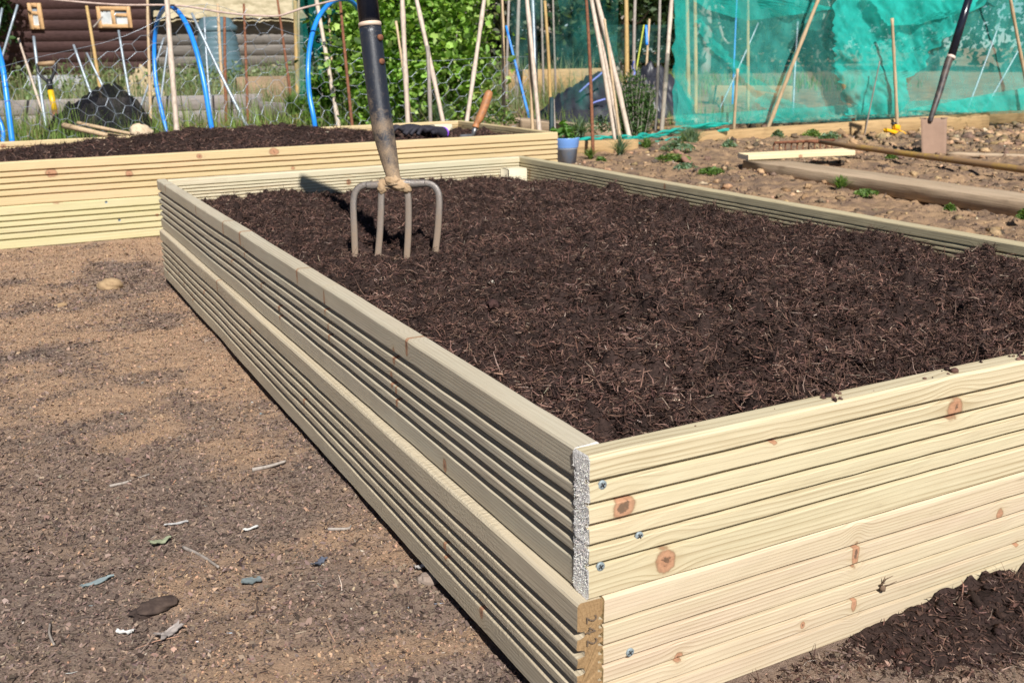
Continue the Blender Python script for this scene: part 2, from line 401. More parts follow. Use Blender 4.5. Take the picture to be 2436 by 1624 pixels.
# ------------------------------------------------------------------ scatter generators
def fibres(x, y, z, ln, wd, tilt, seed, curl=.5):
    r = np.random.default_rng(seed); n = len(x); a = r.uniform(0, 2*np.pi, n)
    d = np.c_[np.cos(a), np.sin(a), np.zeros(n)]; sd = np.c_[-np.sin(a), np.cos(a), np.zeros(n)]
    P0 = np.c_[x, y, z]; up = np.array([0, 0, 1.]); tl = np.tan(tilt)[:, None]
    b = (r.normal(0, curl, n)*ln*.3)[:, None]*sd
    P1 = P0+d*(ln*.5)[:, None]+up*tl*(ln*.5)[:, None]+b
    P2 = P0+d*ln[:, None]+up*(tl*ln[:, None]*r.uniform(.2, 1.3, n)[:, None])
    ro = r.uniform(-.9, .9, n)[:, None]; wv = (sd*np.sqrt(1-ro**2)+up*ro)*wd[:, None]*.5
    V = np.stack([P0-wv, P0+wv, P1-wv*1.1, P1+wv*1.1, P2-wv*.4, P2+wv*.4], 1).reshape(-1, 3)
    i = np.arange(n)[:, None]*6
    q = np.concatenate([i+np.array([0, 1, 3, 2]), i+np.array([2, 3, 5, 4])])
    return V, q
_ico = None
def ico():
    global _ico
    if _ico is None:
        t = (1+5**.5)/2
        v = np.array([[-1, t, 0], [1, t, 0], [-1, -t, 0], [1, -t, 0], [0, -1, t], [0, 1, t], [0, -1, -t], [0, 1, -t], [t, 0, -1], [t, 0, 1], [-t, 0, -1], [-t, 0, 1]])/1.902
        f = [[0, 11, 5], [0, 5, 1], [0, 1, 7], [0, 7, 10], [0, 10, 11], [1, 5, 9], [5, 11, 4], [11, 10, 2], [10, 7, 6], [7, 1, 8], [3, 9, 4], [3, 4, 2], [3, 2, 6], [3, 6, 8], [3, 8, 9], [4, 9, 5], [2, 4, 11], [6, 2, 10], [8, 6, 7], [9, 8, 1]]
        v = list(v); cache = {}; nf = []
        def mid(a, b):
            key = (min(a, b), max(a, b))
            if key not in cache:
                m = v[a]+v[b]; v.append(m/np.linalg.norm(m)); cache[key] = len(v)-1
            return cache[key]
        for a, b, c_ in f:
            d, e, g = mid(a, b), mid(b, c_), mid(c_, a); nf += [[a, d, g], [b, e, d], [c_, g, e], [d, e, g]]
        _ico = (np.array(v), np.array(nf))
    return _ico
def lumps(P, r, seed, amp=.3, flat=.75):
    v, f = ico(); rr = np.random.default_rng(seed); n = len(P)
    k_ = 1+amp*rr.normal(0, 1, (n, len(v))).clip(-1.6, 1.6)*.6
    sc = np.stack([rr.uniform(.7, 1.35, n), rr.uniform(.7, 1.35, n), np.full(n, flat)*rr.uniform(.7, 1.2, n)], 1)*np.asarray(r)[:, None]
    V = v[None]*k_[..., None]*sc[:, None]
    a = rr.uniform(0, 6.28, n); ca, sa = np.cos(a)[:, None], np.sin(a)[:, None]
    V = np.stack([V[..., 0]*ca-V[..., 1]*sa, V[..., 0]*sa+V[..., 1]*ca, V[..., 2]], -1)+P[:, None]
    t = (f[None]+(np.arange(n)*len(v))[:, None, None]).reshape(-1, 3)
    return V.reshape(-1, 3), t, len(v)
def chips(P, ln, wd, th, seed, tilt=.25):
    r = np.random.default_rng(seed); n = len(P); a = r.uniform(0, 6.28, n)
    d = np.c_[np.cos(a), np.sin(a), r.normal(0, tilt, n)]; s = np.c_[-np.sin(a), np.cos(a), r.normal(0, tilt, n)]
    u = np.cross(d, s); u /= np.linalg.norm(u, axis=1)[:, None]
    out = []
    for (i, j, h_) in ((-1, -.6, 0), (-.5, -1, 0), (.9, -.5, 0), (.6, .8, 0), (-.8, .7, 0)):
        jl = r.uniform(.6, 1.1, n)[:, None]
        out.append(P+d*(ln*.5*i)[:, None]*jl+s*(wd*.5*j)[:, None]*jl)
    B = np.stack(out, 1); Tt = B+u[:, None]*th[:, None, None]
    V = np.concatenate([B, Tt], 1).reshape(-1, 3); i = np.arange(n)[:, None]*10
    q = np.concatenate([i+np.array([a_, (a_+1) % 5, 5+(a_+1) % 5, 5+a_]) for a_ in range(5)])
    t = np.concatenate([i+np.array([5, 6, 7]), i+np.array([5, 7, 8]), i+np.array([5, 8, 9])])
    return V, q, t
def pick(pal, n, seed, var=.15):
    r = np.random.default_rng(seed); w_ = np.array([p[1] for p in pal]); w_ = w_/w_.sum()
    c = np.array([p[0] for p in pal])[r.choice(len(pal), n, p=w_)]
    return np.clip(c*(1+r.normal(0, var, (n, 1)))*(1+r.normal(0, .04, (n, 3))), .004, .95)

# ================================================================== RAISED BEDS
def profile(h, t, deep, dw, dd, fine=True, bev=.0035):
    P = [(bev, 0.), (0., bev)]
    for zc in deep:
        a, b = zc-dw/2, zc+dw/2; e = min(.0014, dw*.3)
        P += [(0., a-e), (.0004, a-e*.4), (dd*.45, a+.0001), (dd*.92, a+dw*.16), (dd, a+dw*.35), (dd, b-dw*.35), (dd*.92, b-dw*.16), (dd*.45, b-.0001), (.0004, b+e*.4), (0., b+e)]
    P += [(0., h-bev), (bev*.4, h-bev*.4), (bev, h), (t-bev, h), (t-bev*.4, h-bev*.4), (t, h-bev)]
    if fine:
        for zc in np.arange(h*.855, h*.20, -.0096):
            P += [(t, zc+.0027), (t-.0022, zc+.0019), (t-.0046, zc+.0013), (t-.0046, zc-.0013), (t-.0022, zc-.0019), (t, zc-.0027)]
    P += [(t, bev), (t-bev, 0.)]
    return P
def board(ln, prof, name, mats, parent, org, rotz, seed=0, label=None, wav=.0005):
    n = max(8, int(ln/.03)); r = np.random.default_rng(seed)
    P = np.array(prof); m = len(P); X = np.linspace(0, ln, n+1)
    dy = (fbm(X*4+seed, X*0, 90, 3)-.5)*wav*6; dz = (fbm(X*3+seed*2, X*0+5, 91, 3)-.5)*wav*3
    V = np.zeros((n+1, m, 3)); V[..., 0] = X[:, None]; V[..., 1] = P[None, :, 0]+dy[:, None]; V[..., 2] = P[None, :, 1]+dz[:, None]
    jit = r.normal(0, wav*.28, (n+1, m, 2)); V[..., 1:] += jit
    V[0, :, 0] += r.normal(0, .0005, m); V[-1, :, 0] += r.normal(0, .0005, m)
    V = V.reshape(-1, 3)
    me = bpy.data.meshes.new(name); F = []
    for i in range(n):
        for j in range(m):
            F.append((i*m+j, i*m+(j+1) % m, (i+1)*m+(j+1) % m, (i+1)*m+j))
    nb = len(F); F.append(tuple(range(m-1, -1, -1))); F.append(tuple(n*m+j for j in range(m)))
    me.from_pydata(V.tolist(), [], F); me.update()
    for mt in mats: me.materials.append(mt)
    mi = np.zeros(len(F), np.int32); mi[nb:] = 1; me.polygons.foreach_set('material_index', mi)
    o_ = bpy.data.objects.new(name, me); link(o_, parent)
    o_.location = Vector(np.asarray(org, float)-WL[parent.name]); o_.rotation_euler = (0, 0, rotz); WL[o_.name] = np.asarray(org, float)
    if label: o_['label'] = label
    return o_
def rknots(ln, n, seed, h=.145):
    r = np.random.default_rng(seed)
    return [(float(r.uniform(.03, ln-.03)), float(r.uniform(.01, h-.01)), float(r.uniform(.003, .006)), float(r.uniform(.008, .02))) for _ in range(n)]
deepz = [h_*H for h_ in (.245, .385, .525, .67, .82)]              # groove heights from the lower edge
PD1 = profile(H, T, deepz, .0048, .0080)
PDL = profile(H, T, [h_*H for h_ in (.235, .365, .495, .625, .765)], .0082, .0085)
PDf = profile(H, T, [h_*H for h_ in (.20, .345, .49, .635, .80)], .0038, .0075)
MA['screw'] = plain('zinc_screw', (.30, .35, .36), (.20, .24, .25), .5, .25, 200.)
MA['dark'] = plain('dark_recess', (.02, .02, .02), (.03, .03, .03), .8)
def screw(p, n, parent, r=.0045):
    n = np.asarray(n, float); n /= np.linalg.norm(n); a = np.array([0, 0, 1.]); b = np.cross(n, a)
    mb = MB(); ang = np.arange(20)*2*np.pi/20; V = []
    for rr, hh in ((r, -.001), (r, .0004), (r*.93, .0008), (r*.5, .00085), (0.0001, .00085)):
        V.append(np.asarray(p)+n*hh+np.outer(np.cos(ang)*rr, a)+np.outer(np.sin(ang)*rr, b))
    q = [[i*20+j, i*20+(j+1) % 20, (i+1)*20+(j+1) % 20, (i+1)*20+j] for i in range(4) for j in range(20)]
    mb.add(np.concatenate(V), q); s_ = mb.build('screw', MA['screw'], parent, True)
    cr = MB(); ro = .5
    e1 = a*math.cos(ro)+b*math.sin(ro); e2 = -a*math.sin(ro)+b*math.cos(ro); Rm = np.stack([e1, e2, n], 1)
    cr.box(np.asarray(p)+n*.0008, (r*1.25, r*.30, .0006), Rm); cr.box(np.asarray(p)+n*.00088, (r*.30, r*1.25, .0006), Rm)
    V = np.concatenate(cr.v)
    mesh_np('cross_recess', V, np.concatenate(cr.q), None, MA['dark'], s_, org=WL[s_.name])
    return s_
bedA = thing('raised_bed', (W/2, L/2, 0), 'pale new decking raised bed in the foreground, dark compost and garden fork in it', 'raised bed', 'new decking raised beds')
bp = lambda nm, **kw: pine(nm, **kw)
# upper layer
m_fu = pine('pine_front_upper', (.565, .485, .325), (.25, .175, .085), [(.037, .087, .011, .011), (.086, .021, .0105, .0115), (.474, .106, .012, .012), (.215, .119, .004, .004), (.83, .05, .011, .011)], .0062, 1.3, .03, .3, (.575, .48, .32), ringamt=.95)
m_fl = pine('pine_front_lower', (.56, .465, .32), (.28, .19, .11), [(.325, .106, .005, .014), (.33, .043, .004, .008), (.56, .10, .006, .007), (.65, .012, .006, .018), (.60, .05, .004, .004), (.255, .04, .003, .004), (.09, .052, .005, .006)], .0045, 5.1, .014, .3, (.55, .43, .315), ringamt=.75)
fu = board(W, PD1, 'board', [m_fu, MA['end_white']], bedA, (0, 0, H), 0, 1)
fl = board(W-2*T-.004, PDf, 'board', [m_fl, MA['end_pine']], bedA, (.0165, 0, 0), 0, 2)
m_lu = pine('pine_left_upper', (.56, .475, .35), (.19, .14, .085), rknots(L, 16, 5)+[(1.50, .133, .004, .014), (2.0, .134, .004, .012), (.60, .13, .004, .012)], .0042, 9.3, .012, .4, (.57, .52, .40), .55, 1., kamt=.85)
m_ll = pine('pine_left_lower', (.56, .465, .33), (.20, .145, .085), rknots(L, 10, 8), .0048, 13.7, .012, .4, (.56, .47, .33), .42, 1., 1.3, kamt=.85)
board(L-T-.001, PDL, 'board', [m_lu, MA['end_white']], bedA, (.001, L, H), -R_(90), 3)
board(L-T-.001, PDL, 'board', [m_ll, MA['end_brown']], bedA, (-.0115, L-T, 0), -R_(90), 4)
m_ru = pine('pine_rear', (.55, .49, .345), (.36, .27, .15), [(.45, .09, .006, .008), (.62, .10, .007, .008), (.9, .07, .005, .006), (.25, .03, .006, .006)], .006, 3.3, .02, .2, (.58, .50, .36), ringamt=.75)
m_ri = pine('pine_right', (.52, .44, .27), (.30, .22, .11), rknots(L, 6, 21), .005, 23.1, .015, .4, (.48, .41, .26), .2, .6)
board(W-2*T-.002, PD1, 'board', [m_ru, MA['end_pine']], bedA, (W-T-.001, L, H), R_(180), 5)
board(W, PD1, 'board', [m_ru, MA['end_white']], bedA, (W, L, -.001), R_(180), 6)
board(L-T-.001, PD1, 'board', [m_ri, MA['end_pine']], bedA, (W, T+.001, H), R_(90), 7)
board(L-2*T-.002, PD1, 'board', [m_ri, MA['end_pine']], bedA, (W, T+.001, -.001), R_(90), 8)
def fuzz(parent):
    r = np.random.default_rng(222); n = 3600; y = r.uniform(.001, T-.001, n); z = H+r.uniform(.002, H-.002, n)
    P0 = np.c_[np.full(n, .0004), y, z]; d = np.c_[-np.abs(r.normal(.55, .3, n)), r.normal(-.45, .5, n), r.normal(-.15, .55, n)]; d /= np.linalg.norm(d, axis=1)[:, None]
    ln = r.gamma(2., .0004, n)+.0005; s_ = np.cross(d, r.normal(0, 1, (n, 3))); s_ /= np.linalg.norm(s_, axis=1)[:, None]
    V = np.stack([P0-s_*.00022, P0+s_*.00022, P0+d*ln[:, None]+s_*.00016, P0+d*ln[:, None]-s_*.00016], 1).reshape(-1, 3)
    mesh_np('sawn_fibres', V, np.arange(n)[:, None]*4+np.arange(4), None, MA['bits'], parent, np.repeat(pick([((.78, .76, .71), 4), ((.72, .69, .63), 2)], n, 223, .05), 4, 0), org=WL[parent.name])
fuzz(fu)
for q in ((1433.3, 1153), (1521, 1274.6), (1429, 1347)): screw(at_y(*q, 0.)+np.array([0, .0002, 0]), (0, -1, 0), fu)
screw(at_y(1497, 1549, 0.)+np.array([0, -.0012, 0]), (0, -1, 0), fl)
lw = [o_ for o_ in bedA.children if o_.type == 'MESH']
for (yy, zz, pr, xo) in ((.045, H+.034, 2, .006), (.09, H+.075, 2, .006), (.075, .075, 3, -.0062), (.06, .034, 3, -.0062), (2.33, H+.035, 2, .006), (2.30, H+.09, 2, .006)):
    screw((xo, yy, zz), (-1, 0, 0), lw[pr], .004)
# corner posts inside
MA['post'] = pine('pine_post', (.60, .54, .40), (.42, .33, .2), (), .006, 31., .02, .15, (.62, .54, .40), ringamt=.3)
def post(parent, c, size):
    mb = MB(); mb.box((0, 0, 0), size, None, .003); V = np.concatenate(mb.v)
    return mesh_np('corner_post', V+np.asarray(c), np.concatenate(mb.q), np.concatenate(mb.t), MA['post'], parent, org=np.asarray(c, float))
pc = at_y(1223, 402, 2.36)
post(bedA, (W-T-.039, 2.40-.012, pc[2]-.13), (.074, .06, .26))
post(bedA, (T+.025, T+.025, .11), (.045, .045, .20)); post(bedA, (T+.025, L-T-.025, .10), (.045, .045, .20)); post(bedA, (W-T-.025, T+.025, .11), (.045, .045, .20))
# stamped figures on the brown end
def stamp(txt, loc, size, parent, rot):
    cu = bpy.data.curves.new('stamp', 'FONT'); cu.body = txt; cu.size = size; cu.extrude = .0001; cu.align_x = 'CENTER'; cu.align_y = 'CENTER'
    to = bpy.data.objects.new('stamp_tmp', cu); COL.objects.link(to)
    dg = bpy.context.evaluated_depsgraph_get(); me = bpy.data.meshes.new_from_object(to.evaluated_get(dg)); bpy.data.objects.remove(to)
    me.materials.clear(); me.materials.append(plain('stamp_ink', (.10, .07, .048), (.17, .12, .075), .8, sc=500.))
    o_ = bpy.data.objects.new('stamped_number', me); link(o_, parent)
    wm = Matrix.Translation(Vector(loc))@Matrix.Rotation(R_(90), 4, 'X')@Matrix.Rotation(rot, 4, 'Z')
    o_.matrix_parent_inverse = Matrix.Identity(4)
    pw = Matrix.Translation(Vector(WL[parent.name]))@Matrix.Rotation(parent.rotation_euler[2], 4, 'Z')
    o_.matrix_local = pw.inverted()@wm
for tx, q in (('2', (1404, 1470)), ('4', (1402, 1497)), ('2', (1405, 1524))):
    p_ = at_y(*q, .0005); p_[1] = -.0012; stamp(tx, p_, .0165, lw[3], R_(-90))
# dry rootlet stuck on lower front board
rt = MB(); p0 = at_y(2096, 1396, 0.)
for a_, l_, d_ in ((70, .020, .016), (45, .018, .02), (100, .017, .008), (120, .012, .012), (20, .008, .006)):
    e = p0+np.array([math.cos(R_(a_))*l_*.6, -d_*.7, math.sin(R_(a_))*l_]); md = (p0+e)/2+rng.normal(0, .0015, 3)
    rt.tube([p0+np.array([0, .001, 0]), md, e], [.0011, .0008, .0003], n=5)
rt.blob(p0+np.array([0, -.003, 0]), (.004, .003, .004), 3, .4, 8)
tag(rt.build('rootlet', plain('dry_root', (.17, .11, .07), rough=.9), org=p0), 'dry brown rootlet stuck to the lower front board', 'root')

# ------------------------------------------------------------------ compost
def soilA(x, y):
    x = np.asarray(x, float); y = np.asarray(y, float)
    z = .243-.028*ss(1.7, 2.42, y)-.012*ss(.9, 1.2, x)*ss(.8, 2.0, y)+.012*ss(.30, .05, y)
    z = z+.022*(fbm(x*5, y*5, 31, 3)-.5)+.056*(fbm(x*15, y*15, 33, 3)-.5)
    b = np.abs(fbm(x*34, y*34, 35, 4)-.5)
    z = z+.050*(.25-b)*1.0+.030*(fbm(x*80, y*80, 39, 3)-.5)
    hole = ss(.62, .78, fbm(x*12+4, y*12, 43, 3)); return z-.030*hole
def soilB(x, y):
    x = np.asarray(x, float); y = np.asarray(y, float)
    b = np.abs(fbm(x*24, y*24, 55, 4)-.5)
    m = .275+.055*np.exp(-((x-.55)/.5)**2)*np.exp(-((y-3.85)/.3)**2)-.02*ss(.9, 1.5, x)-.03*ss(-.2, -.6, x)
    return m+.05*(fbm(x*5, y*5, 51, 3)-.5)+.04*(fbm(x*13, y*13, 53, 3)-.5)+.035*(.2-b)+.014*(fbm(x*70, y*70, 57, 2)-.5)
PEAT = [((.030, .0175, .0148), 4), ((.062, .0345, .0268), 5), ((.11, .061, .046), 5), ((.155, .091, .069), 2.2), ((.20, .138, .108), .6), ((.31, .24, .185), .14)]
def compost(name, x0, x1, y0, y1, st, f, nf, nl, seed, label, dens=None, fl=(.006, .026), fw=(.0005, .0013)):
    xg = np.arange(x0, x1+1e-6, st); yg = np.arange(y0, y1+1e-6, st); X, Y = np.meshgrid(xg, yg, indexing='ij'); Z = f(X, Y)
    V = [np.stack([X, Y, Z], -1).reshape(-1, 3)]; q = [grid_faces(*X.shape)]; t = []
    tone = fbm(X*20, Y*20, 77, 4); tone2 = fbm(X*150, Y*150, 79, 2)
    cc = np.stack([.030*(.5+tone)*(.5+tone2), .0185*(.5+tone)*(.5+tone2), .0155*(.5+tone)*(.5+tone2)], -1).reshape(-1, 3); C = [cc]; n = len(V[0])
    r = np.random.default_rng(seed)
    u = r.uniform(0, 1, nf)**(dens or 1.); fx = r.uniform(x0+.006, x1-.006, nf); fy = y0+.006+u*(y1-y0-.012)
    fz = f(fx, fy)+r.uniform(-.0015, .0045, nf); ln = r.uniform(fl[0], fl[1], nf)*r.uniform(.5, 1., nf); wd = r.uniform(fw[0], fw[1], nf)
    v, qq = fibres(fx, fy, fz, ln, wd, np.clip(r.normal(.12, .38, nf), -.5, .95), seed+1)
    v[:, 0] = np.clip(v[:, 0], x0, x1); v[:, 1] = np.clip(v[:, 1], y0, y1)
    V.append(v); q.append(qq+n); n += len(v); C.append(np.repeat(pick(PEAT, nf, seed+2, .25)*(.35+1.3*fbm(fx*13, fy*13, 83, 4))[:, None], 6, 0))
    u = r.uniform(0, 1, nl)**(dens or 1.); lx = r.uniform(x0+.012, x1-.012, nl); ly = y0+.012+u*(y1-y0-.024); rr = r.uniform(.0012, .0050, nl)*np.where(r.uniform(0, 1, nl) > .985, 2.2, 1.)
    v, tt, nv = lumps(np.c_[lx, ly, f(lx, ly)+rr*.2], rr, seed+3, .6, .8)
    V.append(v); t.append(tt+n); C.append(np.repeat(pick(PEAT[:2], nl, seed+4, .25), nv, 0))
    o_ = mesh_np(name, np.concatenate(V), np.concatenate(q), np.concatenate(t), MA['peat'], None, np.concatenate(C))
    return tag(o_, label, 'compost', kind='stuff')
compost('compost', T+.001, W-T-.001, T+.001, L-T-.002, .0042, soilA, 380000, 3000, 100, 'dark brown fibrous peat compost filling the front raised bed', 1.3, (.005, .021), (.0006, .0016))

# bed B
BY, BX0, BX1, BD = 3.19, -1.9, 1.80, 1.02
bedB = thing('raised_bed', ((BX0+BX1)/2, BY+BD/2, 0), 'yellowish new decking raised bed behind, heaped with compost, before the blue hoops', 'raised bed', 'new decking raised beds')
kx = lambda px, py: (float(at_y(px, py, BY)[0])-BX0, float(at_y(px, py, BY)[2]))
def kn(lst, z0): return [(kx(a, b)[0], kx(a, b)[1]-z0, s1, s2) for a, b, s1, s2 in lst]
HB = .15
m_bu = pine('pine_back_upper', (.56, .44, .245), (.38, .245, .10), kn([(122, 412, .018, .014), (308, 414, .013, .011), (651, 361, .018, .013), (474, 372, .010, .008), (697, 400, .008, .006)], HB), .0085, 41., .03, .18, (.58, .43, .25), ringamt=.5)
m_bl = pine('pine_back_lower', (.53, .47, .265), (.36, .29, .14), kn([(136, 473, .02, .016), (374, 512, .006, .005)], 0), .0085, 47., .03, .2, (.56, .49, .30), ringamt=.5)
m_bs = pine('pine_back_side', (.50, .39, .22), (.38, .25, .12), rknots(2, 4, 77), .008, 53., .02, .2, (.58, .46, .26), ringamt=.35)
deepB = [h_*HB for h_ in (.22, .37, .51, .65, .78)]
PB = profile(HB, T, deepB, .0062, .0085)
board(BX1-BX0, PB, 'board', [m_bu, MA['end_pine']], bedB, (BX0, BY, HB), 0, 11)
board(BX1-BX0-.03, PB, 'board', [m_bl, MA['end_pine']], bedB, (BX0, BY+.001, 0), 0, 12)
PS = profile(HB, T, deepB, .0062, .0085)
board(BD-2*T, PS, 'board', [m_bs, MA['end_pine']], bedB, (BX1, BY+T+.001, HB), R_(90), 13)
board(BD-2*T, PS, 'board', [m_bs, MA['end_pine']], bedB, (BX1, BY+T+.001, -.001), R_(90), 14)
board(BX1-BX0-.05, PS, 'board', [m_bu, MA['end_pine']], bedB, (BX1, BY+BD, HB), R_(180), 15)
board(BX1-BX0-.05, PS, 'board', [m_bl, MA['end_pine']], bedB, (BX1, BY+BD, -.001), R_(180), 16)
board(BD-2*T, PS, 'board', [m_bs, MA['end_pine']], bedB, (BX0, BY+BD-T, HB), R_(-90), 17)
board(BD-2*T, PS, 'board', [m_bs, MA['end_pine']], bedB, (BX0, BY+BD-T, -.001), R_(-90), 18)
post(bedB, (BX1-T-.12, BY+BD-T-.05, .155), (.10, .07, .27)); post(bedB, (BX1-T-.05, BY+T+.05, .12), (.07, .07, .24))
compost('compost', BX0+T+.001, BX1-T-.001, BY+T+.001, BY+BD-T-.002, .011, soilB, 60000, 2500, 200, 'dark compost heaped in the rear raised bed', None, (.008, .028), (.0012, .0028))

# spilled compost at the front wall + crumbs by the left path
def spill(x, y):
    d = ss(-.16, -.01, y)*(ss(.30, .42, x)*.6+.15*ss(.1, .3, x))
    ridge = .5+.9*ss(.40, .55, x)*(1-ss(.60, .75, x))
    return HG(x, y)-.004+d*(.007+ridge*(.022*fbm(x*18, y*18, 61, 3)+.034*(.3-np.abs(fbm(x*42, y*42, 63, 4)-.5))))+.006*ss(.05, .5, d)*fbm(x*90, y*90, 65, 2)
compost('spilled_compost', .10, 1.2, -.45, -.002, .004, spill, 26000, 1500, 300, 'dark compost spilled along the foot of the front board', .8, (.004, .016), (.0006, .0016))

# chips, grit, fibres over the path
def flakes(P, ln, wd, seed, tilt):
    r = np.random.default_rng(seed); n = len(P); a = r.uniform(0, 6.28, n)
    d = np.c_[np.cos(a), np.sin(a), np.clip(r.normal(0, tilt, n), -.9, .9)]; s_ = np.c_[-np.sin(a), np.cos(a), np.clip(r.normal(0, tilt, n), -.9, .9)]
    V = np.stack([P+d*(ln*.5*i)[:, None]*r.uniform(.6, 1.1, n)[:, None]+s_*(wd*.5*j)[:, None]*r.uniform(.6, 1.1, n)[:, None] for i, j in ((-1, -.4), (.2, -1), (1, .1), (.1, .9), (-.8, .7))], 1).reshape(-1, 3)
    i = np.arange(n)[:, None]*5; return V, np.concatenate([i+np.array([0, 1, 2]), i+np.array([0, 2, 3]), i+np.array([0, 3, 4])])
def scatter_grain():
    r = np.random.default_rng(55); n = 420000
    x = r.uniform(-1.4, -.003, n); y = -.3+3.45*r.uniform(0, 1, n)**2.0
    x = np.r_[x, r.uniform(.02, .8, 22000), r.uniform(-.01, .5, 9000)]; y = np.r_[y, r.uniform(-.45, -.004, 22000), r.uniform(L+.003, 3.18, 9000)]; n = len(x)
    du = dust(x, y); isd = r.uniform(0, 1, n) < du*.9; far = 1+.5*ss(.8, 2.5, y)
    ln = np.where(isd, r.gamma(2., .0007, n)+.0010, r.gamma(1.8, .0017, n)+.0014)*far; wd = np.where(isd, ln*.8, ln*r.uniform(.25, .7, n))
    V, t = flakes(np.c_[x, y, HG(x, y)+r.uniform(.0002, .0022, n)], ln, wd, 56, .45)
    C = np.where(isd[:, None], pick([((.37, .235, .148), 5), ((.30, .19, .12), 4), ((.42, .275, .18), 1.2), ((.20, .135, .095), 1.5)], n, 57, .10), pick([((.095, .066, .053), 4), ((.15, .106, .085), 6), ((.21, .15, .12), 5), ((.28, .195, .145), 2.2), ((.34, .23, .16), .7), ((.05, .034, .028), 3)], n, 58))
    tag(mesh_np('soil_grain', V, None, t, MA['bits'], None, np.repeat(C, 5, 0)), 'fine brown soil grains and bark flakes covering the path', 'soil', kind='stuff')
def scatter_path():
    r = np.random.default_rng(5); n = 90000
    x = r.uniform(-1.45, -.004, n); y = -.35+3.5*r.uniform(0, 1, n)**1.5
    x2 = r.uniform(.02, .9, 5000); y2 = r.uniform(-.5, -.01, 5000); x = np.r_[x, x2]; y = np.r_[y, y2]; n = len(x)
    keep = r.uniform(0, 1, n) < .06+.80*(1-dust(x, y))*(.35+.9*fbm(x*9, y*9, 71, 3))+.5*ss(-.10, -.02, x)*ss(.2, .6, y); x = x[keep]; y = y[keep]; n = len(x)
    z = HG(x, y)
    PAL = [((.085, .062, .052), 5), ((.14, .102, .083), 6), ((.20, .15, .122), 4), ((.28, .205, .16), 2), ((.34, .20, .13), .6), ((.42, .36, .30), .25), ((.62, .60, .56), .05), ((.25, .30, .32), .05), ((.04, .029, .025), 3)]
    h_ = n//2
    V, q, t = chips(np.c_[x[:h_], y[:h_], z[:h_]], r.gamma(1.8, .0024, h_)+.0015, r.gamma(1.8, .0010, h_)+.0008, r.uniform(.0005, .0016, h_), 6, .35)
    C = np.repeat(pick(PAL, h_, 7), 10, 0); m = len(V)
    a = slice(h_, h_+h_//5); P = np.c_[x[a], y[a], z[a]]; rr = np.minimum(r.gamma(1.3, .0007, len(P))+.0005, .0038)
    v2, t2, nv = lumps(P+np.c_[0*rr, 0*rr, rr*.3], rr, 8, .6, .75); V = np.concatenate([V, v2]); t = np.concatenate([t, t2+m]); m = len(V)
    C = np.concatenate([C, np.repeat(pick([((.30, .21, .145), 4), ((.17, .12, .09), 5), ((.07, .052, .042), 4), ((.40, .29, .20), .8), ((.62, .60, .55), .05)], len(P), 9), nv, 0)])
    b = slice(h_+h_//2, n); nb = n-h_-h_//2
    v3, q3 = fibres(x[b], y[b], z[b]+.0006, r.gamma(2., .006, nb)+.004, r.uniform(.0005, .0014, nb), r.normal(.05, .15, nb), 10)
    V = np.concatenate([V, v3]); q = np.concatenate([q, q3+m]); C = np.concatenate([C, np.repeat(pick(PAL, nb, 12), 6, 0)])
    o_ = mesh_np('bark_litter', V, q, t, MA['bits'], None, C)
    tag(o_, 'bark crumbs, fibres and grit strewn on the soil path', 'litter', kind='stuff')
scatter_path(); scatter_grain()
# clods over the plot on the right
def scatter_clods():
    r = np.random.default_rng(15); n = 9000
    x = r.uniform(1.3, 8.5, n); y = r.uniform(.9, 6.6, n); dens = .35+.65*ss(3.4, 3.9, y)*ss(3.6, 4.8, x)
    dens = np.maximum(dens*(fbm(x*1.7, y*1.7, 73, 3)+.15), 0)
    kp = r.uniform(0, 1, n) < dens; x = x[kp]; y = y[kp]; n = len(x)
    rr = np.minimum(r.gamma(1.8, .0052, n)+.003, .022); rr *= 1+.7*ss(4.6, 5.2, x)*ss(3.4, 4.0, y)
    V, t, nv = lumps(np.c_[x, y, HG(x, y)+rr*.15], rr, 16, .5, .75)
    C = np.repeat(pick([((.36, .24, .14), 5), ((.27, .175, .10), 4), ((.16, .11, .075), 3), ((.08, .06, .045), 2), ((.45, .34, .23), .3)], n, 17), nv, 0)
    o_ = mesh_np('soil_clods', V, None, t, MA['clod'], None, C); tag(o_, 'reddish brown dry clods over the dug plot', 'clods', kind='stuff')
scatter_clods()
def scatter_plot_litter():
    r = np.random.default_rng(25); n = 42000
    x = 1.27+r.uniform(0, 1, n)**1.3*5.5; y = r.uniform(.6, 6.2, n); kp = r.uniform(0, 1, n) < 1.1*(fbm(x*2.6, y*2.6, 141, 4)-.32)*2.2; x = x[kp]; y = y[kp]; n = len(x)
    V, q, t = chips(np.c_[x, y, HG(x, y)], r.gamma(2., .0045, n)+.003, r.gamma(2., .003, n)+.002, r.uniform(.002, .006, n), 26, .45)
    C = np.repeat(pick([((.075, .052, .042), 5), ((.13, .09, .065), 5), ((.21, .14, .09), 4), ((.33, .22, .13), 3), ((.5, .42, .34), .25)], n, 27), 10, 0)
    tag(mesh_np('soil_litter', V, q, t, MA['bits'], None, C), 'dark crumbs and bark bits strewn over the dug plot on the right', 'litter', kind='stuff')
scatter_plot_litter()
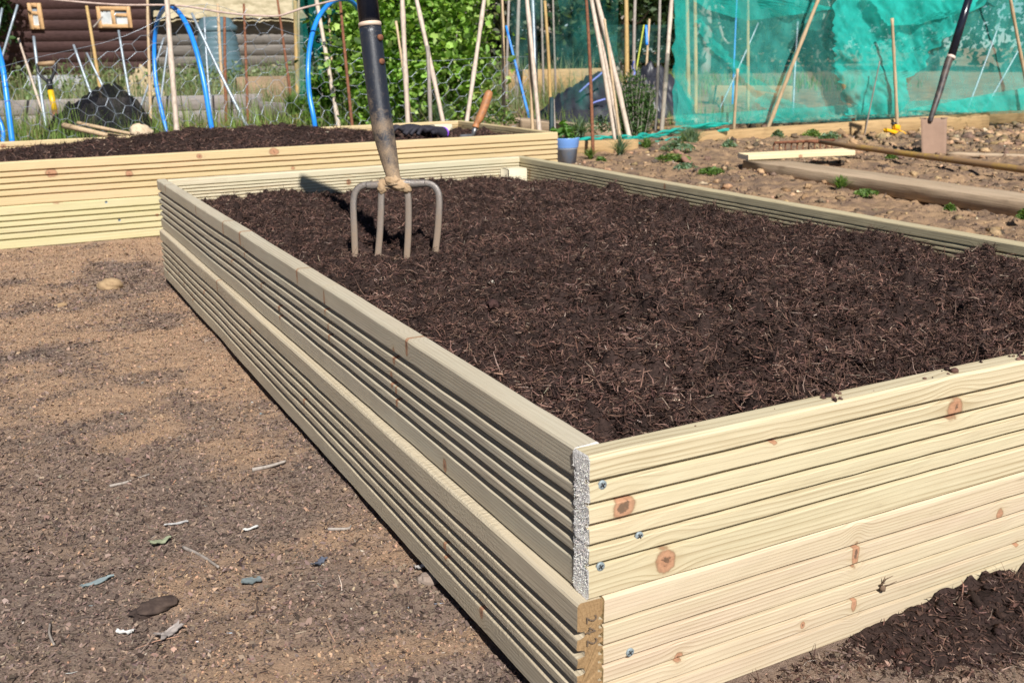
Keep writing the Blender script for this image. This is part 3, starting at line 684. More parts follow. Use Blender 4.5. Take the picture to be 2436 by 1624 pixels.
# ================================================================== DIGGING FORK
def mud_metal(name, a, mud, lo, hi, zlo, zhi, metal=.0, rough=.4, spots=0.):
    k = NT(name); o = k.obj(); Z = k.n('ShaderNodeSeparateXYZ', {0: k.n('ShaderNodeNewGeometry').outputs['Position']}).outputs[2]
    g = k.m_('MULTIPLY', k.m_('SUBTRACT', zhi, Z), 1./(zhi-zlo), clamp=True)
    n = k.noise(o, 22., 6., .7); f = k.noise(o, 420., 3., .7)
    mk = k.m_('ADD', k.m_('MULTIPLY', g, .62), k.m_('MULTIPLY', n, .75)); mk = k.ramp(k.m_('ADD', mk, k.m_('MULTIPLY', k.m_('SUBTRACT', f, .5), .35)), [(lo, 0.), (hi, 1.)])
    if spots: mk = k.m_('MAXIMUM', mk, k.m_('MULTIPLY', k.ramp(f, [(.60, 0.), (.70, 1.)]), k.m_('MULTIPLY', k.ramp(n, [(.42, 0.), (.62, 1.)]), spots)))
    c = k.mix(mk, a, k.mix(n, mud, tuple(v*.62 for v in mud)))
    k.bsdf(c, k.m_('ADD', rough, k.m_('MULTIPLY', mk, .5), clamp=True), k.m_('MULTIPLY', k.m_('SUBTRACT', 1., mk), metal), k.bump(k.m_('ADD', mk, f), .35, .0012), .5)
    return k.m
MUD = (.40, .28, .17)
MA['fork_shaft'] = mud_metal('muddy_black_shaft', (.014, .017, .025), MUD, .64, .92, .34, .70, 0., .38, .9)
MA['fork_top'] = plain('black_plastic_sleeve', (.008, .010, .018), (.012, .014, .022), .22, 0., 40.)
MA['fork_steel'] = mud_metal('muddy_steel', (.16, .145, .135), (.27, .195, .135), .46, .86, .20, .46, .6, .42, .75)
MA['mud'] = plain('dried_mud', MUD, (.28, .19, .11), .95, 0., 60., .7, .1)
FO = np.array([.25, 1.14, .245]); PHI, TAU = R_(-31), R_(10)
FR = np.array([math.cos(PHI), math.sin(PHI), 0]); FB = np.array([-FR[1], FR[0], 0])
FU = math.cos(TAU)*np.array([0, 0, 1.])+math.sin(TAU)*FB; FN = np.cross(FR, FU)
fk = lambda x, y: at_pl(x, y, FO, FN)
fork = thing('garden_fork', FO, 'four tined digging fork standing in the front bed, black shaft, tines caked in dry mud', 'garden fork')
def smooth_path(P, n=6):
    P = np.asarray(P, float); out = []
    Q = np.vstack([2*P[0]-P[1], P, 2*P[-1]-P[-2]])
    for i in range(1, len(Q)-2):
        for t in np.arange(n)/n:
            a, b, c_, d = Q[i-1:i+3]
            out.append(.5*((2*b)+(c_-a)*t+(2*a-5*b+4*c_-d)*t*t+(3*b-a-3*c_+d)*t**3))
    return np.array(out+[P[-1]])
tines = [[(890, 441), (870, 440), (855, 446), (845, 459), (841, 480), (841, 510), (843, 550), (845, 607)],
         [(909, 440), (907, 470), (906, 510), (903, 565), (898, 622)],
         [(966, 440), (971, 470), (972, 510), (971, 560), (968, 611)],
         [(992, 437), (1014, 436), (1031, 442), (1042, 457), (1045, 478), (1044, 510), (1041, 555), (1034, 614)]]
for i, tl in enumerate(tines):
    P = [fk(*q) for q in tl]; d = P[-1]-P[-2]; d /= np.linalg.norm(d); P += [P[-1]+d*.06, P[-1]+d*.11]
    P = smooth_path(P); m = len(P); rr = np.full(m, .0066); rr[-14:] = np.linspace(.0066, .0015, 14)
    mb = MB(); mb.tube(P, rr*.62, rr, 8, FN, sq=.55)
    mb.build('tine', MA['fork_steel'], fork, False)
mb = MB(); P = smooth_path([fk(*q) for q in ((872, 441), (890, 441), (918, 438), (940, 437), (965, 437), (990, 437), (1012, 436))])
mb.tube(P, np.interp(np.linspace(0, 1, len(P)), [0, .3, .5, .7, 1], [.0078, .0085, .0115, .009, .0075]), None, 10, FN, sq=.7)
mb.build('crossbar', MA['fork_steel'], fork, True)
mb = MB(); P = [fk(*q) for q in ((939, 441), (938, 430), (936, 421), (932, 405), (926, 378), (919, 345), (913, 318), (908, 290), (903, 255), (896, 200), (888, 130), (880.5, 64))]
wd = [.016, .0135, .0135, .0148, .0172, .0195, .0207, .0211, .0212, .0212, .0213, .0213]
Ps = smooth_path(P, 4); wd = np.interp(np.arange(len(Ps)), np.arange(len(P))*4, wd)
mb.tube(Ps, wd, None, 28, FN, sq=1.); shaft = mb.build('shaft', MA['fork_shaft'], fork, True)
dv = fk(880.5, 64)-fk(888, 130); dv /= np.linalg.norm(dv)
p1 = fk(880.5, 64); SH = p1+dv*.47  # unseen sleeve, lengthened so the handle's shadow reaches the rear board
mb = MB(); mb.tube([p1-dv*.001, p1+dv*.007], [.0222, .0222], None, 28, FN); mb.build('collar', plain('cream_plastic', (.62, .47, .36), (.5, .38, .28), .4), fork, True)
mb = MB(); mb.tube([p1+dv*.006, p1+dv*.2, SH], [.0205, .0205, .0195], None, 28, FN); mb.build('sleeve', MA['fork_top'], fork, True)
mb = MB(); gl = [SH+FR*s*.058+dv*.09 for s in (-1, 1)]  # unseen D handle, shape guessed and thickened to cast a bolder shadow
for s in (-1, 1): mb.tube(smooth_path([SH-dv*.01, SH+dv*.025+FR*s*.018, SH+dv*.055+FR*s*.046, SH+dv*.092+FR*s*.056]), .0155, .012, 10, FN)
mb.tube([gl[0]-FR*.014, gl[0], gl[1], gl[1]+FR*.014], [.016, .0185, .0185, .016], None, 14); mb.build('handle', MA['fork_top'], fork, True)
for q in ((905, 90), (908, 147)):
    c_ = fk(*q)-ray(*q)*.0125; nn = (CAM-c_); nn /= np.linalg.norm(nn); nn = nn+FR*.9; nn /= np.linalg.norm(nn)
    mb = MB(); mb.tube([c_-nn*.004, c_+nn*.002, c_+nn*.004], [.0062, .0062, .004], None, 14); mb.build('rivet', MA['rust'], fork, True)
mb = MB(); 
for q, r_, sd in (((938, 437), (.044, .0098, .0100), 5), ((934, 428), (.0165, .0165, .012), 9), ((908, 447), (.0095, .0088, .012), 13), ((968, 447), (.0095, .0088, .012), 17), ((951, 443), (.017, .0115, .0105), 21)):
    mb.blob(fk(*q)-ray(*q)*.002, r_, sd, .26, 36, PHI, 2.6)
mb.build('mud_clump', MA['mud'], fork, True)

# ================================================================== CANES, STAKES, HOOPS
NP = np.array([4.02, 5.44, 0]); ND = np.array([6.75, 4.80, 0])-NP; ND /= np.linalg.norm(ND); NN = np.array([-ND[1], ND[0], 0])
def rod(name, mat, top, bot, d, r, label, cat, group=None, zmax=None, kn=0, ground=True, rt=None, dtop=None):
    if d is None: A = at_pl(*top, NP-NN*.17, NN); B = at_pl(*bot, NP-NN*.12, NN)
    else: A = at_d(*top, dtop or d); B = at_d(*bot, d)
    v = A-B; v /= np.linalg.norm(v)
    if ground:
        for _ in range(300):
            if B[2] <= float(G(B[0], B[1]))-.06: break
            B = B-v*.02
    if zmax is not None:
        while A[2] < zmax: A = A+v*.03
    n = 9; P = np.array([B+(A-B)*t for t in np.linspace(0, 1, n)]); sid = np.cross(v, [0, 1, 0.]); ln = np.linalg.norm(A-B)
    P += np.outer(np.sin(np.linspace(0, np.pi, n))*rng.normal(0, .006)*ln, sid)
    rr = np.linspace(r*1.08, (rt or r*.85), n)
    mb = MB()
    if kn:
        PP = []; RR = []
        for t in np.linspace(0, 1, 4*kn+1):
            i = t*(n-1); j = min(int(i), n-2); PP.append(P[j]+(P[j+1]-P[j])*(i-j)); RR.append(np.interp(t, np.linspace(0, 1, n), rr))
        RR = np.array(RR); RR[::4] *= 1.2; mb.tube(PP, RR, None, 8)
    else: mb.tube(P, rr, None, 8)
    g0 = B.copy(); g0[2] = max(g0[2], float(G(B[0], B[1])))
    return tag(mb.build(name, mat, None, True, org=g0), label, cat, group)
GC = 'bamboo canes along the wire fence'
C = MA
rod('bamboo_cane', C['cane'], (352, 0), (358, 223), 7.0, .010, 'thin tan cane beside the left leg of the middle blue hoop', 'cane', GC, 1.5, 5)
rod('bamboo_cane', C['cane_pale'], (401, 0), (423, 303), 4.75, .0125, 'thick pinkish cane inside the middle blue hoop', 'cane', GC, 1.6, 5)
rod('bamboo_cane', C['cane_pale'], (752, 0), (793, 231), 6.3, .0125, 'pale leaning cane crossing the top of the right blue hoop', 'cane', GC, 1.6, 5)
rod('bamboo_cane', C['cane'], (781, 17), (793, 204), 6.6, .009, 'short tan cane upright just right of the right hoop cane', 'cane', GC, None, 4)
rod('bamboo_cane', C['cane_pale'], (960, 0), (972, 289), 5.2, .0125, 'thick pale cane upright before the bush, right of the fork shaft', 'cane', GC, 1.7, 6)
rod('bamboo_cane', C['cane_pale'], (987, 0), (1051, 288), 5.35, .0115, 'long pale cane leaning left in front of the bush', 'cane', GC, 1.7, 6)
rod('bamboo_cane', C['cane_grey'], (1017, 110), (1021, 287), 5.3, .011, 'short brownish upright cane with sawn top before the bush', 'cane', GC, None, 3)
rod('bamboo_cane', C['cane'], (942, 51), (957, 147), 6.0, .008, 'short tan cane stub among the bush leaves near the fork shaft', 'cane', GC, None, 3)
rod('bamboo_cane', C['cane_pale'], (1149, 0), (1108, 295), 5.6, .0115, 'pale cane leaning right at the right edge of the bush', 'cane', GC, 1.7, 6)
rod('bamboo_cane', C['cane'], (1187, 0), (1195, 300), 6.2, .0115, 'golden upright cane just right of the bush', 'cane', GC, 1.7, 6)
rod('bamboo_cane', C['cane_pale'], (1250, 0), (1281, 308), 5.5, .0115, 'right one of the crossing pair of pale canes behind the bed corner', 'cane', GC, 1.7, 6)
rod('bamboo_cane', C['cane'], (1253, 0), (1266, 308), 5.55, .0095, 'left one of the crossing pair of pale canes behind the bed corner', 'cane', GC, 1.7, 6)
rod('bamboo_cane', C['cane_pale'], (1407, 20), (1462, 327), 6.75, .0145, 'mottled pale pole leaning left, leftmost of the bundle by the short timber', 'cane', 'pole bundle at the net end', 1.6, 4)
rod('bamboo_cane', C['cane_pale'], (1416, 0), (1495, 324), 6.8, .0165, 'thick mottled pole leaning left, rightmost of the bundle', 'cane', 'pole bundle at the net end', 1.7, 4)
rod('bamboo_cane', C['cane'], (1438, 46), (1475, 329), 6.7, .009, 'slim yellow cane in the middle of the leaning bundle', 'cane', 'pole bundle at the net end', None, 5)
rod('bamboo_cane', C['cane_pale'], (1428, 60), (1470, 300), 6.85, .012, 'whitish pole behind the slim yellow cane of the bundle', 'cane', 'pole bundle at the net end', 1.3, 4)
rod('bamboo_cane', C['cane_pale'], (1597, 0), (1575, 297), 7.9, .0165, 'thick whitish pole right beside the left edge of the green net', 'cane', GC, 1.8, 4)
rod('bamboo_cane', C['cane_grey'], (1568, 0), (1560, 297), 8.0, .011, 'dark brown thin cane left of the net edge pole', 'cane', GC, 1.8, 4)
NG = 'canes propping the green net'
rod('bamboo_cane', C['cane'], (1755, 164), (1747, 291), None, .011, 'short upright cane in front of the net, left side', 'cane', NG, None, 3)
rod('bamboo_cane', C['cane'], (1948, 0), (1835, 286), None, .0135, 'long cane leaning right in front of the net', 'cane', NG, 1.5, 6)
rod('bamboo_cane', C['cane'], (2122, 44), (2133, 273), None, .0125, 'upright cane with dark tie in front of the bright net fold', 'cane', NG, None, 4)
rod('twig', C['cane_grey'], (2093, 146), (2066, 277), None, .005, 'thin bare twig leaning before the bright net fold', 'twig', None, None, 3)
rod('bamboo_cane', C['cane'], (2406, 0), (2455, 260), None, .0125, 'cane leaning left at the right edge of the net', 'cane', NG, 1.5, 5)
# inside / behind the net
rod('timber_stake', C['stake'], (1634, 0), (1637, 190), 10.5, .022, 'tan stake seen through the left edge of the net', 'stake', 'stakes behind the net', 1.5)
rod('timber_stake', C['stake'], (1652, 0), (1654, 200), 9.9, .02, 'yellow stake seen through the net, beside the left tan one', 'stake', 'stakes behind the net', 1.5)
rod('bamboo_cane', C['stake'], (1780, 0), (1780, 152), 10.5, .017, 'golden cane behind the middle of the net', 'cane', 'stakes behind the net', 1.5)
rod('plastic_stake', C['blue_pipe'], (1753, 0), (1747, 140), 11., .010, 'slim blue stake behind the net', 'stake', None, 1.5)
rod('metal_pole', C['pole'], (1898, 52), (1890, 205), 9.6, .012, 'grey pole with ball cap behind the net', 'pole', 'stakes behind the net', None)
rod('metal_pole', C['pole'], (1804, 55), (1770, 130), 10.5, .010, 'thin slanting grey pole behind the net', 'pole', 'stakes behind the net', None)
rod('metal_pole', C['pole'], (2378, 55), (2335, 170), 9.8, .009, 'pale thin pole leaning behind the right side of the net', 'pole', 'stakes behind the net', None)
rod('metal_pole', C['pole'], (2434, 100), (2385, 185), 9.8, .009, 'second pale pole leaning behind the net at the right edge', 'pole', 'stakes behind the net', None)
# mid distance stakes
MG = 'stakes on the plots behind'
rod('timber_stake', C['stake'], (1296, 3), (1306, 212), 9.0, .015, 'golden wooden stake standing behind the crossing pale canes', 'stake', MG)
rod('metal_pole', C['cane_grey'], (1288, 0), (1292, 163), 11.5, .013, 'grey thin post just left of the golden stake', 'post', MG, 1.5)
rod('metal_pole', C['cane_grey'], (1316, 0), (1321, 163), 11.5, .011, 'grey thin post just right of the golden stake', 'post', MG, 1.5)
rod('timber_stake', C['stake'], (1489, 0), (1490, 143), 10.4, .024, 'thick yellow stake above the black plastic heap', 'stake', MG, 1.4)
rod('timber_stake', C['cane_grey'], (1512, 0), (1510, 144), 10.4, .018, 'grey brown stake right of the thick yellow stake', 'stake', MG, 1.4)
rod('timber_stake', C['cane'], (1545, 46), (1538, 174), 10.2, .013, 'tan stake with a blue sleeve by the black heap', 'stake', MG)
rod('plastic_stake', C['blue_pipe'], (1537, 61), (1539, 108), 10.1, .014, 'short blue tube held on the tan stake', 'tube', None, None, ground=False)
rod('plastic_stake', plain('yellow_green_plastic', (.45, .50, .06)), (1532, 60), (1521, 125), 10.6, .009, 'slim yellow green stake left of the blue tube', 'stake')
rod('timber_post', C['cane_grey'], (1235, 0), (1231, 168), 11.5, .022, 'grey post far behind the crossing pale canes, left side', 'post', MG, 1.5)
rod('metal_pole', C['pole'], (1266, 0), (1269, 98), 11.8, .03, 'broad pale grey pole far behind the crossing canes', 'pole', MG, 1.5)
rod('timber_post', C['cane_grey'], (1211, 0), (1207, 165), 11.2, .016, 'grey pole far right of the bush', 'post', MG, 1.5)
rod('plastic_stake', C['blue_pipe'], (1204, 62), (1225, 145), 9.5, .012, 'blue stick leaning right of the bush', 'stick')
rod('rusty_rod', C['rust'], (1390, 0), (1406, 298), 6.3, .0105, 'rusty steel rod standing left of the pole bundle', 'rod', 'rusty rods', 1.5)
rod('rusty_rod', C['rust'], (809, 5), (838, 295), 5.2, .0085, 'rusty rod leaning inside the right blue hoop', 'rod', 'rusty rods', None)
rod('rusty_rod', C['rust'], (580, 10), (587, 214), 8.2, .011, 'rusty rod upright right of the compost bin', 'rod', 'rusty rods', None)
rod('rusty_rod', C['rust'], (534, 41), (537, 177), 8.6, .014, 'rusty twisted rod in front of the compost bin', 'rod', 'rusty rods', None)
rod('rusty_rod', C['rust'], (660, 0), (682, 163), 8.6, .011, 'rusty rod leaning before the weathered box', 'rod', 'rusty rods', None)
rod('timber_stake', C['stake'], (702, 3), (706, 150), 8.0, .019, 'yellow stake at the left edge of the green side net', 'stake', MG)
rod('timber_stake', C['cane'], (711, 0), (711, 150), 8.1, .010, 'thin cane next to the yellow stake by the side net', 'stake', MG, 1.2)
rod('timber_stake', C['stake'], (206, 15), (226, 143), 10., .017, 'tan stick leaning in front of the brown shed', 'stake', MG)
rod('timber_stake', C['cane'], (518, 10), (520, 44), 12., .02, 'tan stake behind the compost bin lid', 'stake', MG)
rod('twig', C['cane_grey'], (244, 40), (222, 66), 10., .008, 'bare twig beside the tan stick at the shed', 'twig', None, None, ground=False)
PG = 'grey poles on the left plot'
for a, b, d, r, lb in (((42, 12), (12, 116), 8, .011, 'slanting grey pole with ball cap, far left'), ((5, 20), (-10, 100), 8., .011, 'grey pole with ball cap cut by the left picture edge'),
                       ((80, 87), (89, 150), 8., .013, 'stout grey pole behind the spade handle'), ((175, 107), (187, 140), 9., .012, 'short capped grey stake right of the spade handle'),
                       ((206, 126), (241, 199), 8.3, .010, 'grey pole leaning left above the black netting'), ((282, 73), (299, 170), 8.6, .011, 'grey pole below the larger shed window'),
                       ((456, 32), (548, 218), 7.6, .012, 'long grey pole slanting across the compost bin'), ((486, 41), (500, 211), 8.6, .010, 'upright grey pole in front of the compost bin'),
                       ((390, 90), (375, 133), 9., .009, 'short slanting grey pole inside the middle hoop'), ((404, 78), (395, 150), 9., .010, 'thin grey pole beside the thick pinkish cane')):
    rod('metal_pole', C['pole'], a, b, d, r, lb, 'pole', PG)
for q, d in (((42, 11), 8.), ((5, 19), 8.), ((175, 106), 9.)):
    pass
rod('bamboo_cane', C['cane_pale'], (44, 92), (82, 207), 8.2, .010, 'whitish cane with yellow tip leaning left of the spade handle', 'cane', PG, None, 4)
rod('tree_stake', plain('dark_green_post', (.02, .045, .05), rough=.6), (1312, 232), (1312, 312), 5.9, .016, 'short dark green post beside the rear bed corner', 'post')
rod('bamboo_cane', C['cane_grey'], (1317, 236), (1319, 300), 5.95, .006, 'thin grey cane tied to the short dark post', 'cane', None, None, 3)
# slack cord
mb = MB(); P = [at_d(x, y, 5.1) for x, y in ((60, -14), (133, 0), (282, 12), (425, 14), (544, 32), (650, 39), (690, 30), (721, 20), (800, 0), (850, -14))]
mb.tube(smooth_path(P), .0055, None, 6); tag(mb.build('cord', MA['rope'], None, True, org=P[0]), 'slack pinkish cord strung from cane to cane above the rear bed', 'cord')
# blue hoops
def hoop(pts, label, r=.0125):
    P = smooth_path([at_d(x, y, d) for x, y, d in pts], 8); mb = MB(); mb.tube(P, r, None, 12)
    return tag(mb.build('pipe_hoop', MA['blue_pipe'], None, True, org=P[0]), label, 'hoop', 'blue pipe hoops behind the rear bed')
hoop([(508, 330, 5.0), (500, 285, 4.98), (484, 190, 4.97), (462, 105, 5.0), (438, 48, 5.1), (411, 18, 5.4), (390, 22, 5.8), (374, 55, 6.1), (367, 115, 6.2), (371, 195, 6.2), (385, 265, 6.2), (398, 320, 6.2)], 'whole blue pipe hoop, the middle one, around the pinkish cane')
hoop([(752, 330, 5.25), (747, 285, 5.2), (736, 225, 5.2), (733, 160, 5.2), (741, 90, 5.25), (762, 35, 5.35), (797, 2, 5.6), (836, 4, 5.9), (868, 50, 6.1), (890, 130, 6.2), (902, 220, 6.2), (908, 320, 6.2)], 'blue pipe hoop half hidden behind the fork shaft')
hoop([(30, 345, 4.6), (16, 230, 4.6), (4, 150, 4.62), (-20, 80, 4.7), (-55, 45, 4.9), (-90, 70, 5.3), (-70, 160, 5.6), (-25, 240, 5.7), (4, 300, 5.7), (8, 340, 5.7)], 'blue pipe hoop cut by the left edge of the picture')
# chicken wire
def chicken_wire():
    Y0 = 4.62; mb = MB(); px, py = .132, .078; xs_ = np.arange(-2.2, 2.35, px); z0 = .12
    def pt(u, v):
        x = u; z = v+.03*math.sin(u*2.1)+.02*math.sin(u*5.3+v*4); sh = .10*(1-min(1, (u+2.2)/2.2)); return np.array([x+.04*math.sin(v*9+u), Y0+.12*math.sin(u*1.7)+.03*math.sin(v*11+u*3)+.04*u, z-sh*(v-.3)])
    def ztop(u): return .50+.14*float(ss(-1.6, .2, u))+.04*math.sin(u*2.3)+.16*math.exp(-((u-.55)/.35)**2)
    seg = []
    for i, u in enumerate(xs_):
        for j in range(14):
            v = z0+j*py
            for (cu, cv) in ((u, v), (u+px/2, v+py/2)):
                if cv > ztop(cu): continue
                a = (cu-.017, cv); b = (cu+.017, cv); jj = rng.normal(0, .005, 2)
                seg.append((a, b)); seg.append((b, (cu+px/2-.017, cv+py/2))); seg.append((b, (cu+px/2-.017, cv-py/2)))
    for a, b in seg: mb.tube([pt(*a), pt(*b)], .0014, None, 4, cap=False)
    us = np.linspace(-2.2, 2.4, 60); mb.tube([pt(u, ztop(u)+.02) for u in us], .0012, None, 4)
    tag(mb.build('chicken_wire', MA['galv'], None, False, org=(0, Y0, 0)), 'sagging galvanised chicken wire fence behind the rear raised bed', 'wire fence')
chicken_wire()

# ================================================================== RIGHT PLOT: timbers, tools, net
MA['sleeper'] = oldwood('weathered_sleeper', (.50, .38, .26), (.36, .26, .17), 0, 1., .85, .5)
MA['edging'] = oldwood('tan_timber', (.46, .31, .155), (.36, .235, .11), 0, 1., .8, .4)
MA['greyboard'] = oldwood('silvered_board', (.30, .27, .25), (.21, .185, .17), 0, 1., .85, .4)
def plank(name, A, B, wd, ht, mat, label, cat, z=None, bev=.004, tilt=0., parent=None, group=None, n=14, side=1):
    """long timber: A,B are the near bottom edge ends; wd runs away from the camera"""
    A = np.asarray(A, float); B = np.asarray(B, float); d = B-A; ln = np.linalg.norm(d); d /= ln
    s = np.cross([0, 0, 1.], d); s /= np.linalg.norm(s); 
    if np.dot(s, A-CAM) < 0: s = -s
    u = np.cross(d, s); u = u if u[2] > 0 else -u
    prof = [(bev, 0), (wd-bev, 0), (wd, bev), (wd, ht-bev), (wd-bev, ht), (bev, ht), (0, ht-bev), (0, bev)]; m = 8; V = []
    r = np.random.default_rng(int(abs(A[0]*997+B[1]*131)*10) % 9999)
    for i in range(n+1):
        t = i/n; w_ = r.normal(0, .0012, (m, 2))
        for j, (a, b) in enumerate(prof): V.append([ln*t, 0, 0]+np.array([0, a+w_[j, 0], b+w_[j, 1]]))
    V = np.array(V); q = [[i*m+j, i*m+(j+1) % m, (i+1)*m+(j+1) % m, (i+1)*m+j] for i in range(n) for j in range(m)]
    Rm = np.stack([d, s, u], 1)
    c0 = len(V); V = np.vstack([V, V[:m].mean(0), V[-m:].mean(0)]); t = [[c0, (j+1) % m, j] for j in range(m)]+[[c0+1, n*m+j, n*m+(j+1) % m] for j in range(m)]
    me_o = mesh_np(name, V, q, t, mat, parent, org=A, rotz=1e-9); 
    me_o.rotation_euler = Matrix(Rm.tolist()).to_euler()
    return tag(me_o, label, cat, group) if label else me_o
sA = at_z(1793, 409, .008); sB = at_z(2436, 513, .008); sd = (sB-sA)/np.linalg.norm(sB-sA)
sA = sA-sd*.10; sB = sB+sd*.9
plank('sleeper', sA-[0, 0, .012], sB-[0, 0, .012], .20, .064, MA['sleeper'], 'long weathered timber sleeper lying on the soil, short new offcut on its end', 'timber', bev=.003)
# offcut resting on the sleeper end
zt = .062
o1, o2, o3 = at_z(1780, 382, zt), at_z(1957, 376, zt), at_z(1730, 376, zt)
ax = (o2-o1)/np.linalg.norm(o2-o1); ay = np.cross([0, 0, 1.], ax)
m_off = pine('pine_offcut', (.70, .58, .36), (.50, .36, .19), [(.3, .01, .01, .008)], .007, 61., .02, .2, (.72, .58, .36), ringamt=.3)
pr = profile(H, T, deepz, .006, .0045, False)
V = []; X_ = np.linspace(0, .62, 12); P_ = np.array(pr); mm = len(P_)
for x_ in X_:
    for a, b in P_: V.append([x_, b, T-a])
F = [[i*mm+j, i*mm+(j+1) % mm, (i+1)*mm+(j+1) % mm, (i+1)*mm+j] for i in range(11) for j in range(mm)]
me = bpy.data.meshes.new('board_offcut'); F = [tuple(f) for f in F]+[tuple(range(mm)), tuple(11*mm+j for j in range(mm-1, -1, -1))]
me.from_pydata([list(map(float, v)) for v in V], [], F); me.update(); me.materials.append(m_off); me.materials.append(MA['end_white'])
mi = np.zeros(len(F), np.int32); mi[-2:] = 1; me.polygons.foreach_set('material_index', mi)
oc = bpy.data.objects.new('board_offcut', me); link(oc); oc.location = Vector(o1); oc.rotation_euler = (0, R_(-.6), math.atan2(ax[1], ax[0])); WL['board_offcut'] = o1
tag(oc, 'short pale new decking offcut resting on the end of the sleeper', 'plank')
# short timber by the pot, net edging, raised end timber, low timber
plank('timber_edging', at_z(1368, 374, -.01), at_z(1518, 369, -.01), .04, .10, MA['edging'], 'short brown timber edging between the blue pot and the pole bundle', 'timber')
eA = at_z(1640, 345, -.01); eB = at_z(2352, 306, .0)
plank('timber_edging', eA-[0, 0, .04], eB, .045, .125, MA['edging'], 'long tan timber edging along the foot of the green net', 'timber')
plank('timber_edging', at_z(2345, 296, .01), at_z(2520, 290, .01), .05, .135, MA['edging'], 'tan timber standing proud at the right end of the net edging', 'timber')
plank('timber_edging', at_z(1545, 318, .0), at_z(1640, 312, .0), .04, .05, MA['edging'], 'low brown board end under the loose net hem', 'timber')
plank('timber_edging', at_z(2253, 372, 0), at_z(2560, 382, 0), .06, .022, MA['sleeper'], 'thin grey timber half buried right of the spade blade', 'timber')
plank('wood_slat', at_z(1662, 408, .0), at_z(1614, 360, .03), .035, .014, plain('pinkish_slat', (.36, .19, .13), (.28, .14, .09), .8), 'short pinkish brown slat lying among weeds near the front bed', 'slat')
# spade
MA['blade'] = mud_metal('muddy_blade', (.20, .17, .155), (.31, .20, .14), .30, .75, 0., .5, .3, .55)
spd = 6.2; sp_ = thing('spade', at_d(2222, 366, spd), 'spade with rusty blade standing in the soil before the net, black shaft leaning right', 'spade')
def sq(x, y, dd=0.): return at_d(x, y, spd+dd)
bl = [(2190, 281), (2252, 280), (2252.5, 362), (2250, 380), (2193, 380), (2190, 362)]
f3 = np.array([sq(*q) for q in bl]); nrm = np.cross(f3[1]-f3[0], f3[2]-f3[0]); nrm /= np.linalg.norm(nrm); nrm = nrm if np.dot(nrm, AF) > 0 else -nrm
u0, v0 = 9, 8; V = []
for j in range(v0+1):
    for i in range(u0+1):
        a, b = i/u0, j/v0; V.append(f3[0]*(1-a)*(1-b)+f3[1]*a*(1-b)+f3[3]*a*b+f3[4]*(1-a)*b+nrm*(.012*(2*a-1)**2*-1+.006))
V = np.array(V); m1 = len(V); V = np.vstack([V, V+nrm*.004]); g_ = grid_faces(v0+1, u0+1)
i_ = np.arange(m1).reshape(v0+1, u0+1); rim = np.concatenate([i_[0], i_[1:, -1], i_[-1, ::-1][1:], i_[::-1, 0][1:]])
rimq = np.stack([rim[:-1], rim[1:], rim[1:]+m1, rim[:-1]+m1], 1)
mesh_np('blade', V, np.concatenate([g_, g_+m1, rimq]), None, MA['blade'], sp_)
for x in (2196, 2247):
    mb = MB(); mb.box(sq(x, 281), (.04, .014, .006), np.stack([FR, FB, [0, 0, 1.]], 1), .002); mb.build('tread', MA['blade'], sp_)
mb = MB(); P = smooth_path([sq(2213, 290, -.004), sq(2215, 280, -.006), sq(2223, 255, -.008), sq(2236, 215), sq(2255, 150), sq(2262, 137)]); mb.tube(P, np.linspace(.013, .025, len(P)), None, 16)
mb.build('socket', plain('scuffed_black_shaft', (.03, .028, .03), (.10, .075, .06), .5, 0., 30.), sp_, True)
mb = MB(); P = [sq(2260, 141), sq(2266, 138.5)]; mb.tube([sq(2261, 140), sq(2263.5, 134)], .0265, None, 16); mb.build('collar', plain('cream_plastic', (.62, .5, .42)), sp_, True)
tp = sq(2304, 0); e_ = sq(2262.5, 136); dv2 = (tp-e_)/np.linalg.norm(tp-e_)
mb = MB(); mb.tube([e_, e_+dv2*.55], [.025, .0235], None, 16); mb.build('shaft', MA['fork_top'], sp_, True)
mb = MB(); hx = np.array([.9, -.4, 0.]); hx /= np.linalg.norm(hx); T0 = e_+dv2*.55
for s in (-1, 1): mb.tube(smooth_path([T0, T0+dv2*.05+hx*s*.025, T0+dv2*.10+hx*s*.05]), .011, None, 8)
mb.tube([T0+dv2*.10-hx*.062, T0+dv2*.10+hx*.062], .0145, None, 10); mb.build('handle', MA['fork_top'], sp_, True)
# rake
rk = thing('garden_rake', at_z(1900, 350, .02), 'rusty garden rake lying on the soil, long worn yellow handle crossing the spade', 'rake')
h0, h1 = at_z(1944, 337, .085), at_z(2436, 404, .05); hd = (h1-h0)/np.linalg.norm(h1-h0)
k = NT('worn_yellow_handle'); o = k.obj(); n = k.noise(k.scale(o, (5, 5, 5)), 1., 5., .7); c = k.mix(k.ramp(n, [(.48, 0.), (.66, 1.)]), (.25, .15, .075), (.44, .28, .04)); k.bsdf(c, .55, spec=.4)
mb = MB(); mb.tube([h0-hd*.01, h0+hd*.3, h1, h1+hd*.4], [.011, .0165, .0175, .017], None, 12); mb.build('handle', k.m, rk, True)
b0, b1 = at_z(1842, 340, .085), at_z(1985, 333, .085)
mb = MB(); mb.tube([b0, (b0+b1)/2, b1], [.009, .010, .009], [.006, .007, .006], 6); mb.build('head_bar', MA['rust'], rk)
mb = MB(); mb.tube([h0+hd*.02, (b0+b1)/2+(h0-(b0+b1)/2)*.5, (b0+b1)/2], [.012, .010, .009], None, 8); mb.build('socket', MA['rust'], rk, True)
fw_ = np.array([-hd[1], hd[0], 0]); 
